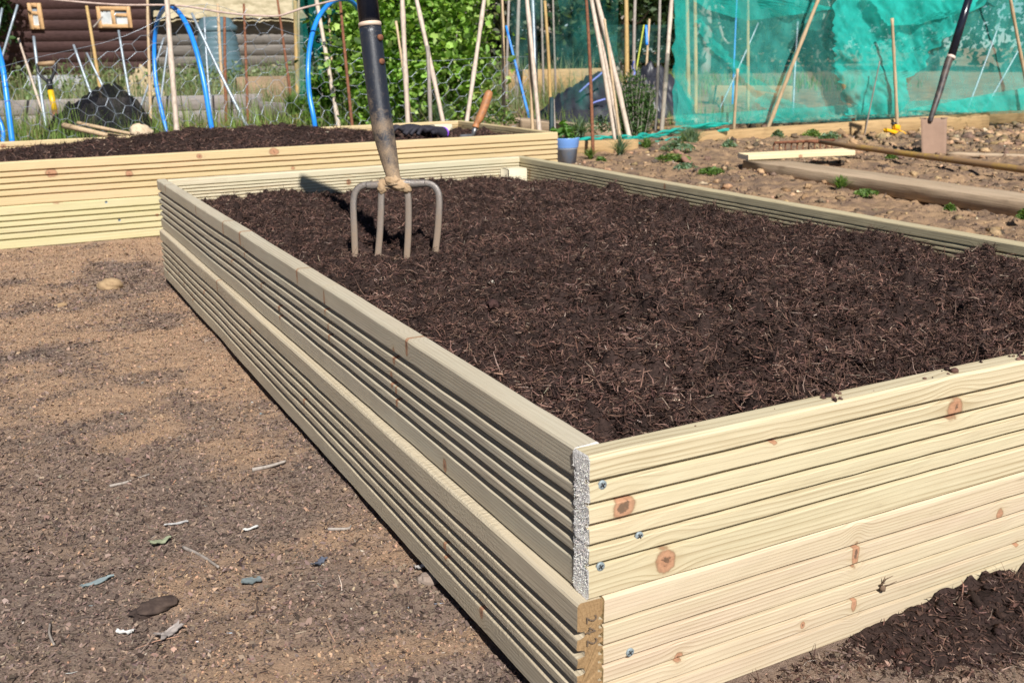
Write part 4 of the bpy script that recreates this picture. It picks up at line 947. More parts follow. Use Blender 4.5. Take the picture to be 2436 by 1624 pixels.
for i in range(11):
    p_ = b0+(b1-b0)*(i+.15)/10.3; bk = np.array([hd[0], hd[1], 0])*.02
    mb = MB(); mb.tube(smooth_path([p_, p_+[0, 0, -.015]-bk*.6, p_+[0, 0, -.045]-bk*.6, p_+[0, 0, -.078]]), np.linspace(.0058, .003, 19), None, 6); mb.build('tooth', MA['rust'], rk)
# net : sheets in a vertical plane right behind the edging
MA['net'] = net_mat('green_netting', (.10, .58, .50), .46, .45, lo=.3)
MA['net2'] = net_mat('green_netting_folded', (.04, .58, .49), .66, .4, lo=.3, sc=7.)
MA['net4'] = net_mat('green_netting_double', (.03, .54, .45), .46, .4, lo=.3, sc=9.)
MA['net3'] = net_mat('green_netting_thin', (.10, .30, .27), .13, .4, lo=.35, sc=4.)
def drape(name, left, right, off, mat, parent, nu=60, nv=50, amp=.035, seed=1, rag=0.):
    V = []; Ls = np.array(left, float); Rs = np.array(right, float)
    tl = np.linspace(0, 1, len(Ls)); tr = np.linspace(0, 1, len(Rs))
    for j in range(nv):
        v = j/(nv-1); l = np.array([np.interp(v, tl, Ls[:, i]) for i in (0, 1)]); r = np.array([np.interp(v, tr, Rs[:, i]) for i in (0, 1)])
        rg = rag*(fbm(np.array([v*14.+seed, v*14.+seed+50]), np.array([0., 9.]), seed, 3)-.5)
        l[0] += rg[0]; r[0] += rg[1]
        for i in range(nu):
            q = l+(r-l)*i/(nu-1); V.append(at_pl(q[0], q[1], NP+NN*off, NN))
    V = np.array(V); s_ = (V-NP)@ND; z_ = V[:, 2]
    f = (fbm(s_*4+z_*2.5+seed, z_*1.2+seed*2, seed, 4)-.5)*2.2+.35*np.sin(s_*9+z_*6+seed+2*fbm(s_*2, z_*2, seed+9, 2))+1.1*(.3-np.abs(fbm(s_*13+z_*7, z_*5-s_*3, seed+4, 3)-.5))
    V = V+NN*(f*amp)[:, None]; V[:, 2] = np.maximum(V[:, 2], .005)
    return mesh_np(name, V, grid_faces(nv, nu), None, mat, parent, smooth=True)
netT = thing('garden_net', NP+ND*1.3, 'big sagging teal green mesh net hung over canes, bunched and torn in the middle', 'net')
drape('net_sheet', [(1604, -60), (1606, 120), (1612, 240), (1605, 300)], [(2080, -60), (2020, 120), (2010, 200), (2030, 288)], .03, MA['net'], netT, amp=.05, seed=3)
drape('net_sheet', [(2040, -60), (2050, 120), (2060, 200), (2030, 286)], [(2600, -60), (2600, 100), (2600, 180), (2600, 262)], .05, MA['net'], netT, amp=.05, seed=7)
drape('net_fold', [(2000, -40), (1985, 55), (1988, 110), (1994, 160), (2012, 205), (2023, 275)], [(2390, -60), (2330, 20), (2250, 90), (2205, 150), (2165, 195), (2150, 215), (2130, 272)], -.03, MA['net2'], netT, 90, 80, .085, 5, 44.)
drape('net_fold', [(2060, -30), (2085, 18), (2100, 40), (2110, 62)], [(2420, -50), (2330, 2), (2300, 26), (2200, 58)], -.10, MA['net2'], netT, 70, 24, .07, 9, 14.)
drape('net_fold', [(1606, 275), (1608, 286), (1607, 300)], [(2436, 226), (2440, 236), (2436, 264)], -.02, MA['net4'], netT, 160, 14, .05, 11, 4.)
drape('net_fold', [(1660, 50), (1690, 110), (1745, 170), (1800, 215)], [(1668, 40), (1715, 105), (1775, 162), (1842, 222)], .0, MA['net4'], netT, 14, 60, .05, 13, 26.)
drape('net_fold', [(1790, 240), (1830, 262), (1870, 284)], [(1830, 222), (1900, 246), (1990, 278)], -.01, MA['net4'], netT, 30, 30, .05, 17, 22.)
drape('net_fold', [(1606, -60), (1600, 60), (1604, 180), (1606, 290)], [(1650, -60), (1634, 60), (1630, 180), (1660, 292)], .015, MA['net4'], netT, 14, 60, .03, 23, 16.)
drape('net_fold', [(1640, 0), (1700, 30), (1790, 50)], [(1660, -50), (1800, -30), (2000, 20)], .01, MA['net4'], netT, 50, 24, .06, 27, 20.)
drape('net_hem', [(2160, 262), (2285, 268)], [(2460, 205), (2460, 262)], -.035, MA['net2'], netT, 60, 16, .05, 19, 6.)
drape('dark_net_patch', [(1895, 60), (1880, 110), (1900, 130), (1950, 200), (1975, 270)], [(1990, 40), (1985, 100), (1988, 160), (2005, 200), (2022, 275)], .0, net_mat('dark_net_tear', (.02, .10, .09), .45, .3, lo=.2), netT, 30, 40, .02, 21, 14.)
mb = MB()
P = smooth_path([at_z(x, y, z_) for x, y, z_ in ((1380, 336, .06), (1440, 330, .07), (1500, 331, .07), (1530, 327, .06), (1570, 322, .06), (1610, 312, .08), (1660, 304, .10), (1730, 297, .12))])
for kx_ in range(5):
    o_ = rng.normal(0, .012, 3); mb.tube(P+o_+np.c_[np.zeros(len(P)), np.zeros(len(P)), .008*np.sin(np.arange(len(P))*.9+kx_)], np.abs(.008+.005*np.sin(np.arange(len(P))*.7+kx_*2)), None, 6)
mb.build('rolled_hem', MA['net2'], netT, True)
# pot
pb = at_z(1347, 395, 0); pot = thing('plant_pot', pb, 'blue grey plastic pot of leafy greens at the corner of the rear bed', 'plant pot')
mb = MB(); mb.lathe(pb, [(.052, 0), (.056, .0), (.066, .105), (.068, .106), (.0705, .112), (.0705, .116), (.072, .118), (.076, .158), (.0775, .162), (.0735, .162), (.070, .12), (.066, .10)], 40)
k = NT('blue_plastic'); Z = k.n('ShaderNodeSeparateXYZ', {0: k.obj()}).outputs[2]; n = k.noise(k.obj(), 40., 4., .7)
c = k.mix(k.m_('GREATER_THAN', Z, .108), k.mix(k.ramp(n, [(.4, 0.), (.65, 1.)]), (.24, .33, .47), (.33, .36, .42)), (.17, .34, .72)); k.bsdf(c, .3, spec=.5)
mb.build('pot', k.m, pot, True)
mb = MB(); mb.lathe(pb+[0, 0, .135], [(.07, 0), (.03, .006), (.0001, .008)], 20); mb.build('potting_soil', MA['mud'], pot)
# ================================================================== FOLIAGE
GREEN = [((.16, .32, .04), 2), ((.10, .22, .025), 4), ((.14, .29, .035), 4), ((.07, .15, .02), 3), ((.20, .34, .05), 1.5), ((.05, .10, .02), 2)]
def leaves(P, size, seed, pal, up=.5, asp=.8, lobes=True):
    """cupped leaf faces: centre rib + 6 outline points"""
    r = np.random.default_rng(seed); n = len(P); size = np.broadcast_to(size, (n,))
    nrm = r.normal(0, 1, (n, 3)); nrm[:, 2] = np.abs(nrm[:, 2])+up; nrm /= np.linalg.norm(nrm, axis=1)[:, None]
    a = np.cross(nrm, r.normal(0, 1, (n, 3))); a /= np.linalg.norm(a, axis=1)[:, None]; b = np.cross(nrm, a)
    sh = [(-.5, 0, 0), (-.15, .42, .07), (.05, .30, .03), (.25, .36, .08), (.55, 0, -.06), (.25, -.36, .08), (.05, -.30, .03), (-.15, -.42, .07)] if lobes else [(-.5, 0, 0), (-.2, .3, .05), (.05, .34, .05), (.3, .2, .03), (.55, 0, -.08), (.3, -.2, .03), (.05, -.34, .05), (-.2, -.3, .05)]
    V = np.stack([P+(a*x+b*y*asp+nrm*z)*size[:, None] for x, y, z in sh], 1).reshape(-1, 3); i = np.arange(n)[:, None]*8
    q = np.concatenate([i+np.array(f) for f in ([0, 7, 6, 2], [0, 6, 2, 1], [2, 6, 5, 3], [3, 5, 4, 4][:3]+[4])][:1]+[i+np.array([0, 6, 2, 1]), i+np.array([2, 6, 5, 3])]) if False else None
    t = np.concatenate([i+np.array(f) for f in ([0, 2, 1], [0, 4, 2], [2, 4, 3], [0, 7, 6], [0, 6, 4], [6, 5, 4])])
    return V, t, np.repeat(pick(pal, n, seed+1, .16), 8, 0)
def blades(x, y, z, h, wd, lean, seed, pal, seg=3):
    r = np.random.default_rng(seed); n = len(x); a = r.uniform(0, 6.28, n); d = np.c_[np.cos(a), np.sin(a), np.zeros(n)]; s = np.c_[-np.sin(a), np.cos(a), np.zeros(n)]
    P0 = np.c_[x, y, z]; L_ = []
    for i in range(seg+1):
        t = i/seg; c_ = P0+np.array([0, 0, 1.])*(h*(t-.22*t*t*np.abs(lean)))[:, None]+d*(h*lean*t*t)[:, None]; w_ = (wd*(1-t**1.5*.92))[:, None]*s*.5
        L_ += [c_-w_, c_+w_]
    V = np.stack(L_, 1).reshape(-1, 3); m = 2*(seg+1); i = np.arange(n)[:, None]*m
    q = np.concatenate([i+np.array([2*k_, 2*k_+1, 2*k_+3, 2*k_+2]) for k_ in range(seg)])
    return V, q, np.repeat(pick(pal, n, seed+1, .18), m, 0)
GRASS = [((.17, .26, .06), 4), ((.23, .33, .09), 4), ((.09, .15, .035), 3), ((.30, .28, .14), 2), ((.24, .32, .08), 2)]
def grass(regions, seed, label, name='grass', pal=GRASS):
    Vs, qs, Cs = [], [], []; n0 = 0; r = np.random.default_rng(seed)
    for (x0, x1, y0, y1, n, h, wd) in regions:
        x = r.uniform(x0, x1, n); y = r.uniform(y0, y1, n); kp = fbm(x*2.2, y*2.2, seed, 3)+r.uniform(-.2, .2, n) > .42; x = x[kp]; y = y[kp]; n = len(x)
        V, q, C = blades(x, y, HG(x, y)-.01, h*r.uniform(.4, 1.1, n)*(.6+.8*fbm(x*3, y*3, seed+1, 2)), wd*r.uniform(.6, 1.2, n), r.normal(0, .55, n), seed+n, pal)
        Vs.append(V); qs.append(q+n0); Cs.append(C); n0 += len(V)
    o_ = mesh_np(name, np.concatenate(Vs), np.concatenate(qs), None, MA['leaf'], None, np.concatenate(Cs)); return tag(o_, label, 'grass', kind='stuff')
DRY = [((.22, .28, .13), 4), ((.28, .31, .18), 3), ((.14, .21, .08), 5), ((.36, .34, .22), 1.5)]
grass([(-1.6, 2.1, 4.45, 5.3, 6000, .30, .007), (-2., 2.6, 5.3, 7.8, 11000, .34, .009)], 101, 'bright green grass tufts growing behind the rear raised bed')
grass([(-4, 7, 8.6, 11.5, 9000, .40, .010), (-6, 8, 11.5, 17, 9000, .55, .016)], 151, 'greyish long grass and weeds over the plots before the sheds', 'long_grass', DRY)
grass([(2.6, 6., 6.2, 10, 3500, .16, .008), (4, 12, 10, 18, 5000, .25, .016)], 131, 'short patchy grass on the middle plots by the plastic heap', 'short_grass')

def shrub(name, label, cat, px, dep, wpx, hgt, n, leaf, pal, seed, base=None, group=None, lob=True, stem=True, dy=.6, hollow=.35, up=.4):
    c = at_d(px[0], px[1], dep); gz = float(G(c[0], c[1])); rx = wpx*dep/FPX/2
    o_ = thing(name, (c[0], c[1], gz), label, cat, group); r = np.random.default_rng(seed)
    # clustered crown : sprays of leaves round many twig tips
    nc = max(18, n//38); u = r.normal(0, 1, (nc, 3)); u /= np.linalg.norm(u, axis=1)[:, None]; rad = r.uniform(hollow, 1., nc)**.6
    cen = np.c_[u[:, 0]*rad*rx, u[:, 1]*rad*rx*dy, gz*0+hgt*.52+u[:, 2]*rad*hgt*.48]
    cen *= (1+.30*(fbm(u[:, 0]*2+seed, u[:, 2]*2+u[:, 1], seed, 2)-.5)[:, None]*np.array([2., 2., .6])); cen[:, 2] = np.clip(cen[:, 2], .04, None)
    id_ = r.integers(0, nc, n); sp_ = r.uniform(.5, 1.3, nc)[id_]*hgt*.085
    P = cen[id_]+r.normal(0, 1, (n, 3))*sp_[:, None]*np.array([1., 1., .8]); P[:, 2] = np.clip(P[:, 2], .02, None)
    V, t, C = leaves(P+[c[0], c[1], gz], leaf*r.uniform(.55, 1.25, n), seed+1, pal, up, .85, lob)
    mesh_np('foliage', V, None, t, MA['leaf'], o_, C)
    if stem:
        mb = MB()
        for i in range(min(nc, 26)):
            e = cen[i]+[c[0], c[1], gz]; b = np.array([c[0]+r.normal(0, rx*.12), c[1]+r.normal(0, rx*.1), gz-.03]); md = b*.45+e*.55; md[2] = gz+cen[i][2]*.45
            mb.tube(smooth_path([b, md, e], 4), np.linspace(.006+.004*hgt, .002, 9), None, 5)
        mb.build('branch', MA['cane_grey'], o_, True)
    return o_
shrub('currant_bush', 'large bright green currant bush filling the middle behind the rear bed', 'bush', (985, 150), 6.6, 430, 1.35, 8600, .052, [((.22, .38, .065), 4), ((.29, .47, .10), 4), ((.15, .26, .05), 3), ((.40, .54, .16), 2), ((.07, .13, .03), 2)], 201, dy=.55)
shrub('currant_bush', 'smaller leafy spur of bush under the right blue hoop', 'bush', (800, 190), 6.9, 140, .62, 1500, .045, GREEN, 211)
# rosemary-like upright plant
def spiky(name, label, cat, px, dep, wpx, htop, n, seed, pal, lean=.0):
    c = at_d(*px, dep); gz = float(G(c[0], c[1])); o_ = thing(name, (c[0], c[1], gz), label, cat); r = np.random.default_rng(seed); rx = wpx*dep/FPX/2
    Vs, ts, Cs, k0 = [], [], [], 0; mb = MB()
    for i in range(n):
        a = r.uniform(0, 6.28); rr = rx*r.uniform(0, 1)**.6; b = np.array([c[0]+math.cos(a)*rr*.6, c[1]+math.sin(a)*rr*.6, gz-.02]); h = htop*r.uniform(.45, 1.05)*(1-.35*rr/rx)
        e = b+np.array([math.cos(a)*rr*.55+r.normal(0, .02), math.sin(a)*rr*.5, h]); md = (b+e)/2+r.normal(0, .012, 3); P = smooth_path([b, md, e], 6); mb.tube(P, np.linspace(.004, .0015, len(P)), None, 5)
        m = int(40+130*h); tt = r.uniform(.12, 1, m); pos = np.array([P[min(int(q*(len(P)-1)), len(P)-1)] for q in tt])+r.normal(0, .004, (m, 3))
        d = r.normal(0, 1, (m, 3)); d[:, 2] = np.abs(d[:, 2])*.8+.5; d /= np.linalg.norm(d, axis=1)[:, None]; ln = r.uniform(.024, .048, m)*(1.1-.3*tt); s = np.cross(d, r.normal(0, 1, (m, 3))); s /= np.linalg.norm(s, axis=1)[:, None]
        V = np.stack([pos, pos+d*(ln*.5)[:, None]+s*.0045, pos+d*ln[:, None], pos+d*(ln*.5)[:, None]-s*.0045], 1).reshape(-1, 3)
        Vs.append(V); ts.append(np.arange(m)[:, None]*4+np.array([0, 1, 2, 3])+k0); k0 += len(V); Cs.append(np.repeat(pick(pal, m, seed+i, .2), 4, 0))
    mesh_np('foliage', np.concatenate(Vs), np.concatenate(ts), None, MA['leaf'], o_, np.concatenate(Cs)); mb.build('stem', MA['cane_grey'], o_); return o_
spiky('rosemary_bush', 'dark green upright rosemary bush between the pole bundle and the net', 'rosemary bush', (1508, 305), 7.4, 100, .60, 95, 301, [((.07, .14, .04), 4), ((.10, .19, .055), 4), ((.16, .24, .09), 2), ((.04, .08, .03), 3)])
# small weeds : rosettes / sprays
def weed(px, wpx, hgt, seed, label, kind=0, grey=False, dep=None):
    p = at_z(px[0], px[1], .012) if dep is None else at_d(px[0], px[1], dep); r = np.random.default_rng(seed); d_ = np.dot(p-CAM, AF); R = wpx*d_/FPX/2
    o_ = thing('weed_plant', p, label, 'weed', 'small weeds on the plots')
    pal = [((.16, .24, .14), 3), ((.22, .30, .20), 3), ((.10, .16, .08), 2)] if grey else [((.13, .22, .055), 4), ((.18, .28, .08), 3), ((.09, .15, .04), 3), ((.28, .33, .11), .7)]
    n = int(80+wpx*2.8); a = r.uniform(0, 6.28, n); q = r.uniform(0, 1, n)**.7
    if kind == 0:                                               # low mat
        P = np.c_[p[0]+np.cos(a)*q*R, p[1]+np.sin(a)*q*R*.8, p[2]+hgt*(1-q*q*.8)*r.uniform(.2, 1, n)]; V, t, C = leaves(P, .028*r.uniform(.5, 1.2, n), seed, pal, .8, .6, True); mesh_np('leaves', V, None, t, MA['leaf'], o_, C)
    else:                                                       # upright sprays of narrow leaves
        V, qd, C = blades(p[0]+np.cos(a)*q*R*.35, p[1]+np.sin(a)*q*R*.3, np.full(n, p[2]-.01), hgt*r.uniform(.35, 1.05, n), .012*r.uniform(.6, 1.3, n), r.normal(0, .6, n), seed, pal); mesh_np('leaves', V, qd, None, MA['leaf'], o_, C)
    return o_
weed((1640, 340), 130, .13, 401, 'large grey green weed with upright stems below the loose net hem', 1, True)
weed((1612, 358), 90, .07, 402, 'pale leafy base of weeds under the loose net hem', 0, True)
weed((1538, 352), 50, .09, 403, 'bright green leafy weed right of the short timber end', 1)
weed((1600, 380), 90, .035, 404, 'flat green mat of weeds behind the pinkish slat')
weed((1630, 402), 60, .035, 405, 'grey green weed patch in front of the pinkish slat', 0, True)
weed((1690, 412), 70, .03, 406, 'low yellowish weed near the new offcut, left of it')
weed((1475, 372), 26, .15, 407, 'spindly pale weed before the short timber edging', 1, True)
weed((1405, 376), 16, .08, 408, 'tiny seedling in front of the short timber edging', 1)
weed((1430, 384), 24, .03, 409, 'small flat weed in front of the short timber, left of the spindly one')
weed((1850, 328), 34, .06, 410, 'small grey green weed left of the rake head', 0, True)
weed((1735, 350), 40, .05, 411, 'grey weed between the net edging and the rake', 0, True)
weed((1930, 327), 54, .06, 412, 'green weed clump behind the rake head', 0)
weed((1975, 330), 60, .05, 413, 'wider weed clump behind the rake socket', 0, True)
weed((2075, 308), 56, .06, 414, 'green weed left of the yellow toy', 0)
weed((2270, 304), 46, .13, 415, 'upright weed just right of the spade blade', 1, True)
weed((2330, 286), 30, .07, 416, 'small weed at the joint of the two edging timbers', 0)
weed((2410, 284), 60, .08, 417, 'bright green weed in front of the proud edging timber', 0)
weed((2000, 446), 46, .07, 418, 'pale green weed with white stems against the sleeper', 1)
weed((2060, 462), 60, .02, 419, 'trailing green weed along the sleeper foot')
weed((2260, 498), 20, .02, 420, 'single small weed sprig in front of the sleeper')
weed((2432, 520), 20, .04, 421, 'small green weed at the right edge below the sleeper')
weed((2120, 378), 30, .03, 422, 'tiny green weed under the rake handle')
weed((1180, 300), 110, .13, 423, 'green low plant behind the trowel handle', 0, False, 5.9)
weed((1045, 296), 50, .14, 424, 'grey green lavender like plant behind the rear bed corner', 1, True, 5.6)
weed((1380, 320), 60, .14, 425, 'pale grassy weed behind the blue pot', 1, True, 6.9)
weed((1430, 318), 90, .13, 426, 'dark leafy weed at the foot of the pole bundle', 0, True, 7.)
weed((700, 268), 80, .16, 427, 'green weedy clump by the left of the right blue hoop', 1, False, 6.8)
# plant in the pot
r = np.random.default_rng(77); n = 60; a = r.uniform(0, 6.28, n); q = r.uniform(0, 1, n)**.6
P = np.c_[pb[0]-.015+np.cos(a)*q*.075, pb[1]+np.sin(a)*q*.06, pb[2]+.15+.11*r.uniform(.1, 1, n)*(1-.5*q)]
V, t, C = leaves(P, .055*r.uniform(.6, 1.2, n), 78, [((.08, .20, .03), 4), ((.14, .28, .06), 3), ((.20, .32, .14), 2)], .7, .8, False)
pl = thing('leafy_plant', pb+[0, 0, .14], 'leafy green plant growing in the blue grey pot', 'plant'); mesh_np('leaves', V, None, t, MA['leaf'], pl, C)
mb = MB(); [mb.tube([pb+[0, 0, .13], (pb+[0, 0, .14]+p_)/2, p_], .002, None, 4) for p_ in P[::3]]; mb.build('stem', plain('green_stem', (.15, .25, .06)), pl)

# ================================================================== LEFT / MIDDLE BACKGROUND
def boxthing(name, c, size, mat, label, cat, rz=0., bev=.01, group=None):
    mb = MB(); cr, sr = math.cos(rz), math.sin(rz); mb.box(c, size, [[cr, -sr, 0], [sr, cr, 0], [0, 0, 1]], bev)
    return tag(mb.build(name, mat, None, org=(c[0], c[1], c[2]-size[2]/2)), label, cat, group)
# grey weathered raised bed
A = at_d(-160, 300, 8.6); B = at_d(628, 272, 9.6); gz = float(G(A[0], A[1]))
A[2] = gz-.02; B[2] = float(G(B[0], B[1]))-.02
gb = thing('weathered_raised_bed', (A+B)/2, 'silver grey weathered board raised bed on the far left plot', 'raised bed')
tz = at_d(300, 228, 9.0)[2]; hh = tz-gz
for i in range(2): plank('board', A+[0, 0, i*(hh/2+.003)], B+[0, 0, i*(hh/2+.003)], .05, hh/2, MA['greyboard'], None, None, parent=gb, bev=.006).location = Vector(A+[0, 0, i*(hh/2+.003)]-WL[gb.name])
A2 = at_d(612, 262, 9.6); B2 = at_d(712, 268, 9.0); A2[2] = B2[2] = gz
plank('weathered_board', A2, B2, .05, .17, MA['greyboard'], 'short silvered board meeting the weathered bed, right end', 'board')
cA, cB = at_d(594, 226, 11.2), at_d(694, 226, 11.0); zb = float(G(cA[0], cA[1])); cm = (cA+cB)/2
boxthing('wooden_box', (cm[0], cm[1]+.25, (zb+at_d(640, 183, 11.1)[2])/2), (np.linalg.norm(cB-cA), .5, at_d(640, 183, 11.1)[2]-zb), oldwood('rough_box_wood', (.30, .21, .13), (.21, .15, .10), 0, 1., .9, .6), 'rough brown wooden box on the plot right of the compost bin', 'box', R_(-20), .01)
# spade with yellow shaft
dd = 7.6; ys = thing('spade', at_g(133, 300), 'spade with black D handle, wooden grip and yellow shaft standing on the left plot', 'spade')
Q = lambda x, y, e=0.: at_d(x, y, dd+e)
MA['blk'] = plain('black_plastic', (.012, .013, .016), (.02, .02, .022), .4)
mb = MB(); mb.tube([Q(91, 153), Q(131, 150)], [.017, .017], None, 12); mb.build('grip', plain('worn_wood_grip', (.34, .22, .12), (.22, .14, .08), .6), ys, True)
mb = MB()
mb.tube(smooth_path([Q(91, 152), Q(89, 166), Q(95, 178), Q(108, 190), Q(117, 198)]), .012, .010, 8); mb.tube(smooth_path([Q(131, 150), Q(132, 163), Q(128, 175), Q(123, 187), Q(119, 198)]), .012, .010, 8)
mb.tube([Q(117, 190), Q(118, 200), Q(120, 217)], [.022, .022, .019], None, 12); mb.build('handle', MA['blk'], ys, True)
mb = MB(); mb.tube([Q(120, 216), Q(130, 263)], [.0215, .0215], None, 14); mb.build('shaft', plain('yellow_shaft', (.68, .42, .015), (.6, .36, .012), .4), ys, True)
mb = MB(); e0, e1 = Q(130, 263), Q(133, 300); mb.tube([e0, e1, e1+(e1-e0)*.6], [.02, .02, .015], None, 10); mb.build('socket', MA['rust'], ys, True)
mb = MB(); bx = e1+(e1-e0)*1.3; mb.box(bx, (.17, .012, .22), None, .004); mb.build('blade', MA['blade'], ys)
# black netting / plastic heap
def heap(name, label, cat, c, rx, ry, h, mat, seed, fold=.1, nu=90, nv=46, pw=1.3, kind='heap', flat=None):
    u = np.linspace(-1, 1, nu); v = np.linspace(-1, 1, nv); U, Vv = np.meshgrid(u, v, indexing='ij'); r_ = np.sqrt(U**2+Vv**2)
    prof = np.clip(1-r_**pw, 0, 1)*(.65+.7*fbm(U*2+seed, Vv*2, seed, 3)); f = fold*(np.abs(fbm(U*5+seed, Vv*4, seed+1, 4)-.5)+.5*fbm(U*14, Vv*9, seed+2, 3)-.35)
    Z = h*(prof+f*np.clip(1.3-r_, 0, 1)); X = c[0]+U*rx*(1+.12*fbm(Vv*3, U, seed+3, 2)); Y = c[1]+Vv*ry*(1+.12*fbm(U*3, Vv, seed+4, 2))
    Z = np.maximum(Z, -.01)+G(X, Y)+.004
    o_ = mesh_np(name, np.stack([X, Y, Z], -1).reshape(-1, 3), grid_faces(nu, nv), None, mat, smooth=True, org=(c[0], c[1], c[2])); return tag(o_, label, cat)
pc_ = at_g(232, 312)
heap('black_netting', 'crumpled black netting heap behind the rear bed, left side', 'netting', at_d(236, 300, 6.6)*[1, 1, 0], .42, .38, .46, net_mat('black_netting', (.014, .014, .018), .78, .2, lo=.35, sc=9.), 500, .35, pw=1.7)
# sticks and pale lump before it
SG = 'sticks lying by the black netting'
for a, b, r_, lb in (((152, 299), (255, 322), .015, 'thick peeled stick lying before the black netting'), ((185, 293), (345, 325), .010, 'thinner stick crossing the thick peeled one'), ((255, 321), (330, 317), .012, 'short pale stick at the right of the crossing sticks')):
    p0, p1 = at_d(*a, 4.9), at_d(*b, 4.75); mb = MB(); mb.tube(smooth_path([p0, (p0+p1)/2+rng.normal(0, .012, 3), p1]), np.linspace(r_, r_*.7, 13), None, 8); tag(mb.build('stick', MA['cane'], None, True, org=p0), lb, 'stick', SG)
mb = MB(); cpt = at_d(334, 312, 4.75); mb.blob(cpt, (.045, .04, .032), 7, .5, 18, 0, 2.); mb.blob(cpt+[.03, 0, -.01], (.03, .03, .02), 9, .5, 12); tag(mb.build('stone', plain('pale_stone', (.58, .46, .32), (.45, .34, .22), .9, sc=40.), None, True, org=cpt), 'pale knobbly stone beside the sticks at the rear bed', 'stone')
# supports so nothing hovers: low brushwood bank behind the bed
def bank(name, label, x0, x1, y0, y1, h, seed):
    X, Y = np.meshgrid(np.linspace(x0, x1, 90), np.linspace(y0, y1, 24), indexing='ij'); t = np.sin(np.linspace(0, np.pi, 24))[None]*np.sin(np.linspace(0, np.pi, 90))[:, None]**.5
    Z = HG(X, Y)-.01+h*t*(.7+.6*fbm(X*5, Y*5, seed, 4)); o_ = mesh_np(name, np.stack([X, Y, Z], -1).reshape(-1, 3), grid_faces(*X.shape), None, ground.data.materials[0], smooth=True); return tag(o_, label, 'bank', kind='structure')
bank('earth_bank', 'low earth bank behind the rear raised bed', -1.6, .6, 4.24, 4.72, .26, 81)
# compost bin
cb = at_d(528, 216, 15.2); cb[2] = float(G(cb[0], cb[1])); dsc = 15.2/FPX
bin_ = thing('compost_bin', cb, 'tapered blue green plastic compost bin with round lid on the far plot', 'compost bin')
MA['bin'] = plain('bin_plastic', (.095, .155, .18), (.07, .12, .14), .38, 0., 6.)
ht = at_d(528, 42, 15.2)[2]-cb[2]; pr_ = []
for t in np.linspace(0, .82, 34):
    rr = np.interp(t, [0, .82], [61, 43])*dsc; pr_.append((rr+.006*math.sin(t*90), t*ht))
mb = MB(); mb.lathe(cb, pr_, 36); mb.build('bin_body', MA['bin'], bin_, True)
mb = MB(); mb.lathe(cb, [(46*dsc, ht*.81), (48*dsc, ht*.83), (47*dsc, ht*.88), (40*dsc, ht*.90), (38*dsc, ht*.95), (30*dsc, ht*.99), (12*dsc, ht), (.001, ht)], 36); mb.build('lid', MA['bin'], bin_, True)
# sheds
def lap_wall(p, q, z0, z1, bh, mat, name, parent, th=.009):
    p = np.array(p, float); q = np.array(q, float); d = q-p; ln = np.linalg.norm(d[:2]); d /= ln; nn = np.array([d[1], -d[0], 0]); mb = MB(); z = z0
    while z < z1:
        zt_ = min(z+bh, z1); a = [p+[0, 0, z]+nn*th, q+[0, 0, z]+nn*th, q+[0, 0, zt_]+nn*th*.35, p+[0, 0, zt_]+nn*th*.35, p+[0, 0, z], q+[0, 0, z]]
        mb.add(a, [[0, 1, 2, 3], [4, 5, 1, 0]]); z = zt_
    a = [p+[0, 0, z0], q+[0, 0, z0], q+[0, 0, z1], p+[0, 0, z1]]; mb.add([*a, *[v-nn*.12 for v in a]], [[7, 6, 5, 4], [3, 2, 6, 7], [0, 3, 7, 4], [2, 1, 5, 6]])
    return mb.build(name, mat, parent, org=p), d, nn
sd_ = 14.5; w0 = at_d(-60, 110, sd_); w1 = at_d(366, 110, sd_+.6); w0[2] = w1[2] = 0; sg = float(G(w0[0], w0[1]))
shed = thing('garden_shed', (w0+w1)/2+[0, 0, sg], 'dark brown lapped timber shed with two light framed windows, far left', 'shed')
MA['shed'] = oldwood('dark_brown_boards', (.095, .052, .048), (.065, .036, .034), 0, .5, .75, .4)
wall, wd_, wn = lap_wall(w0, w1, sg, sg+2.3, .15, MA['shed'], 'wall', shed, .006)
MA['wframe'] = plain('light_timber_frame', (.50, .30, .14), (.42, .25, .11), .6, sc=20.)
MA['pane'] = plain('window_glass', (.22, .26, .30), (.10, .12, .14), .08, 0., 3., 0., .6); MA['curtain'] = plain('net_curtain', (.55, .56, .55), (.38, .40, .40), .9, 0., 8.)
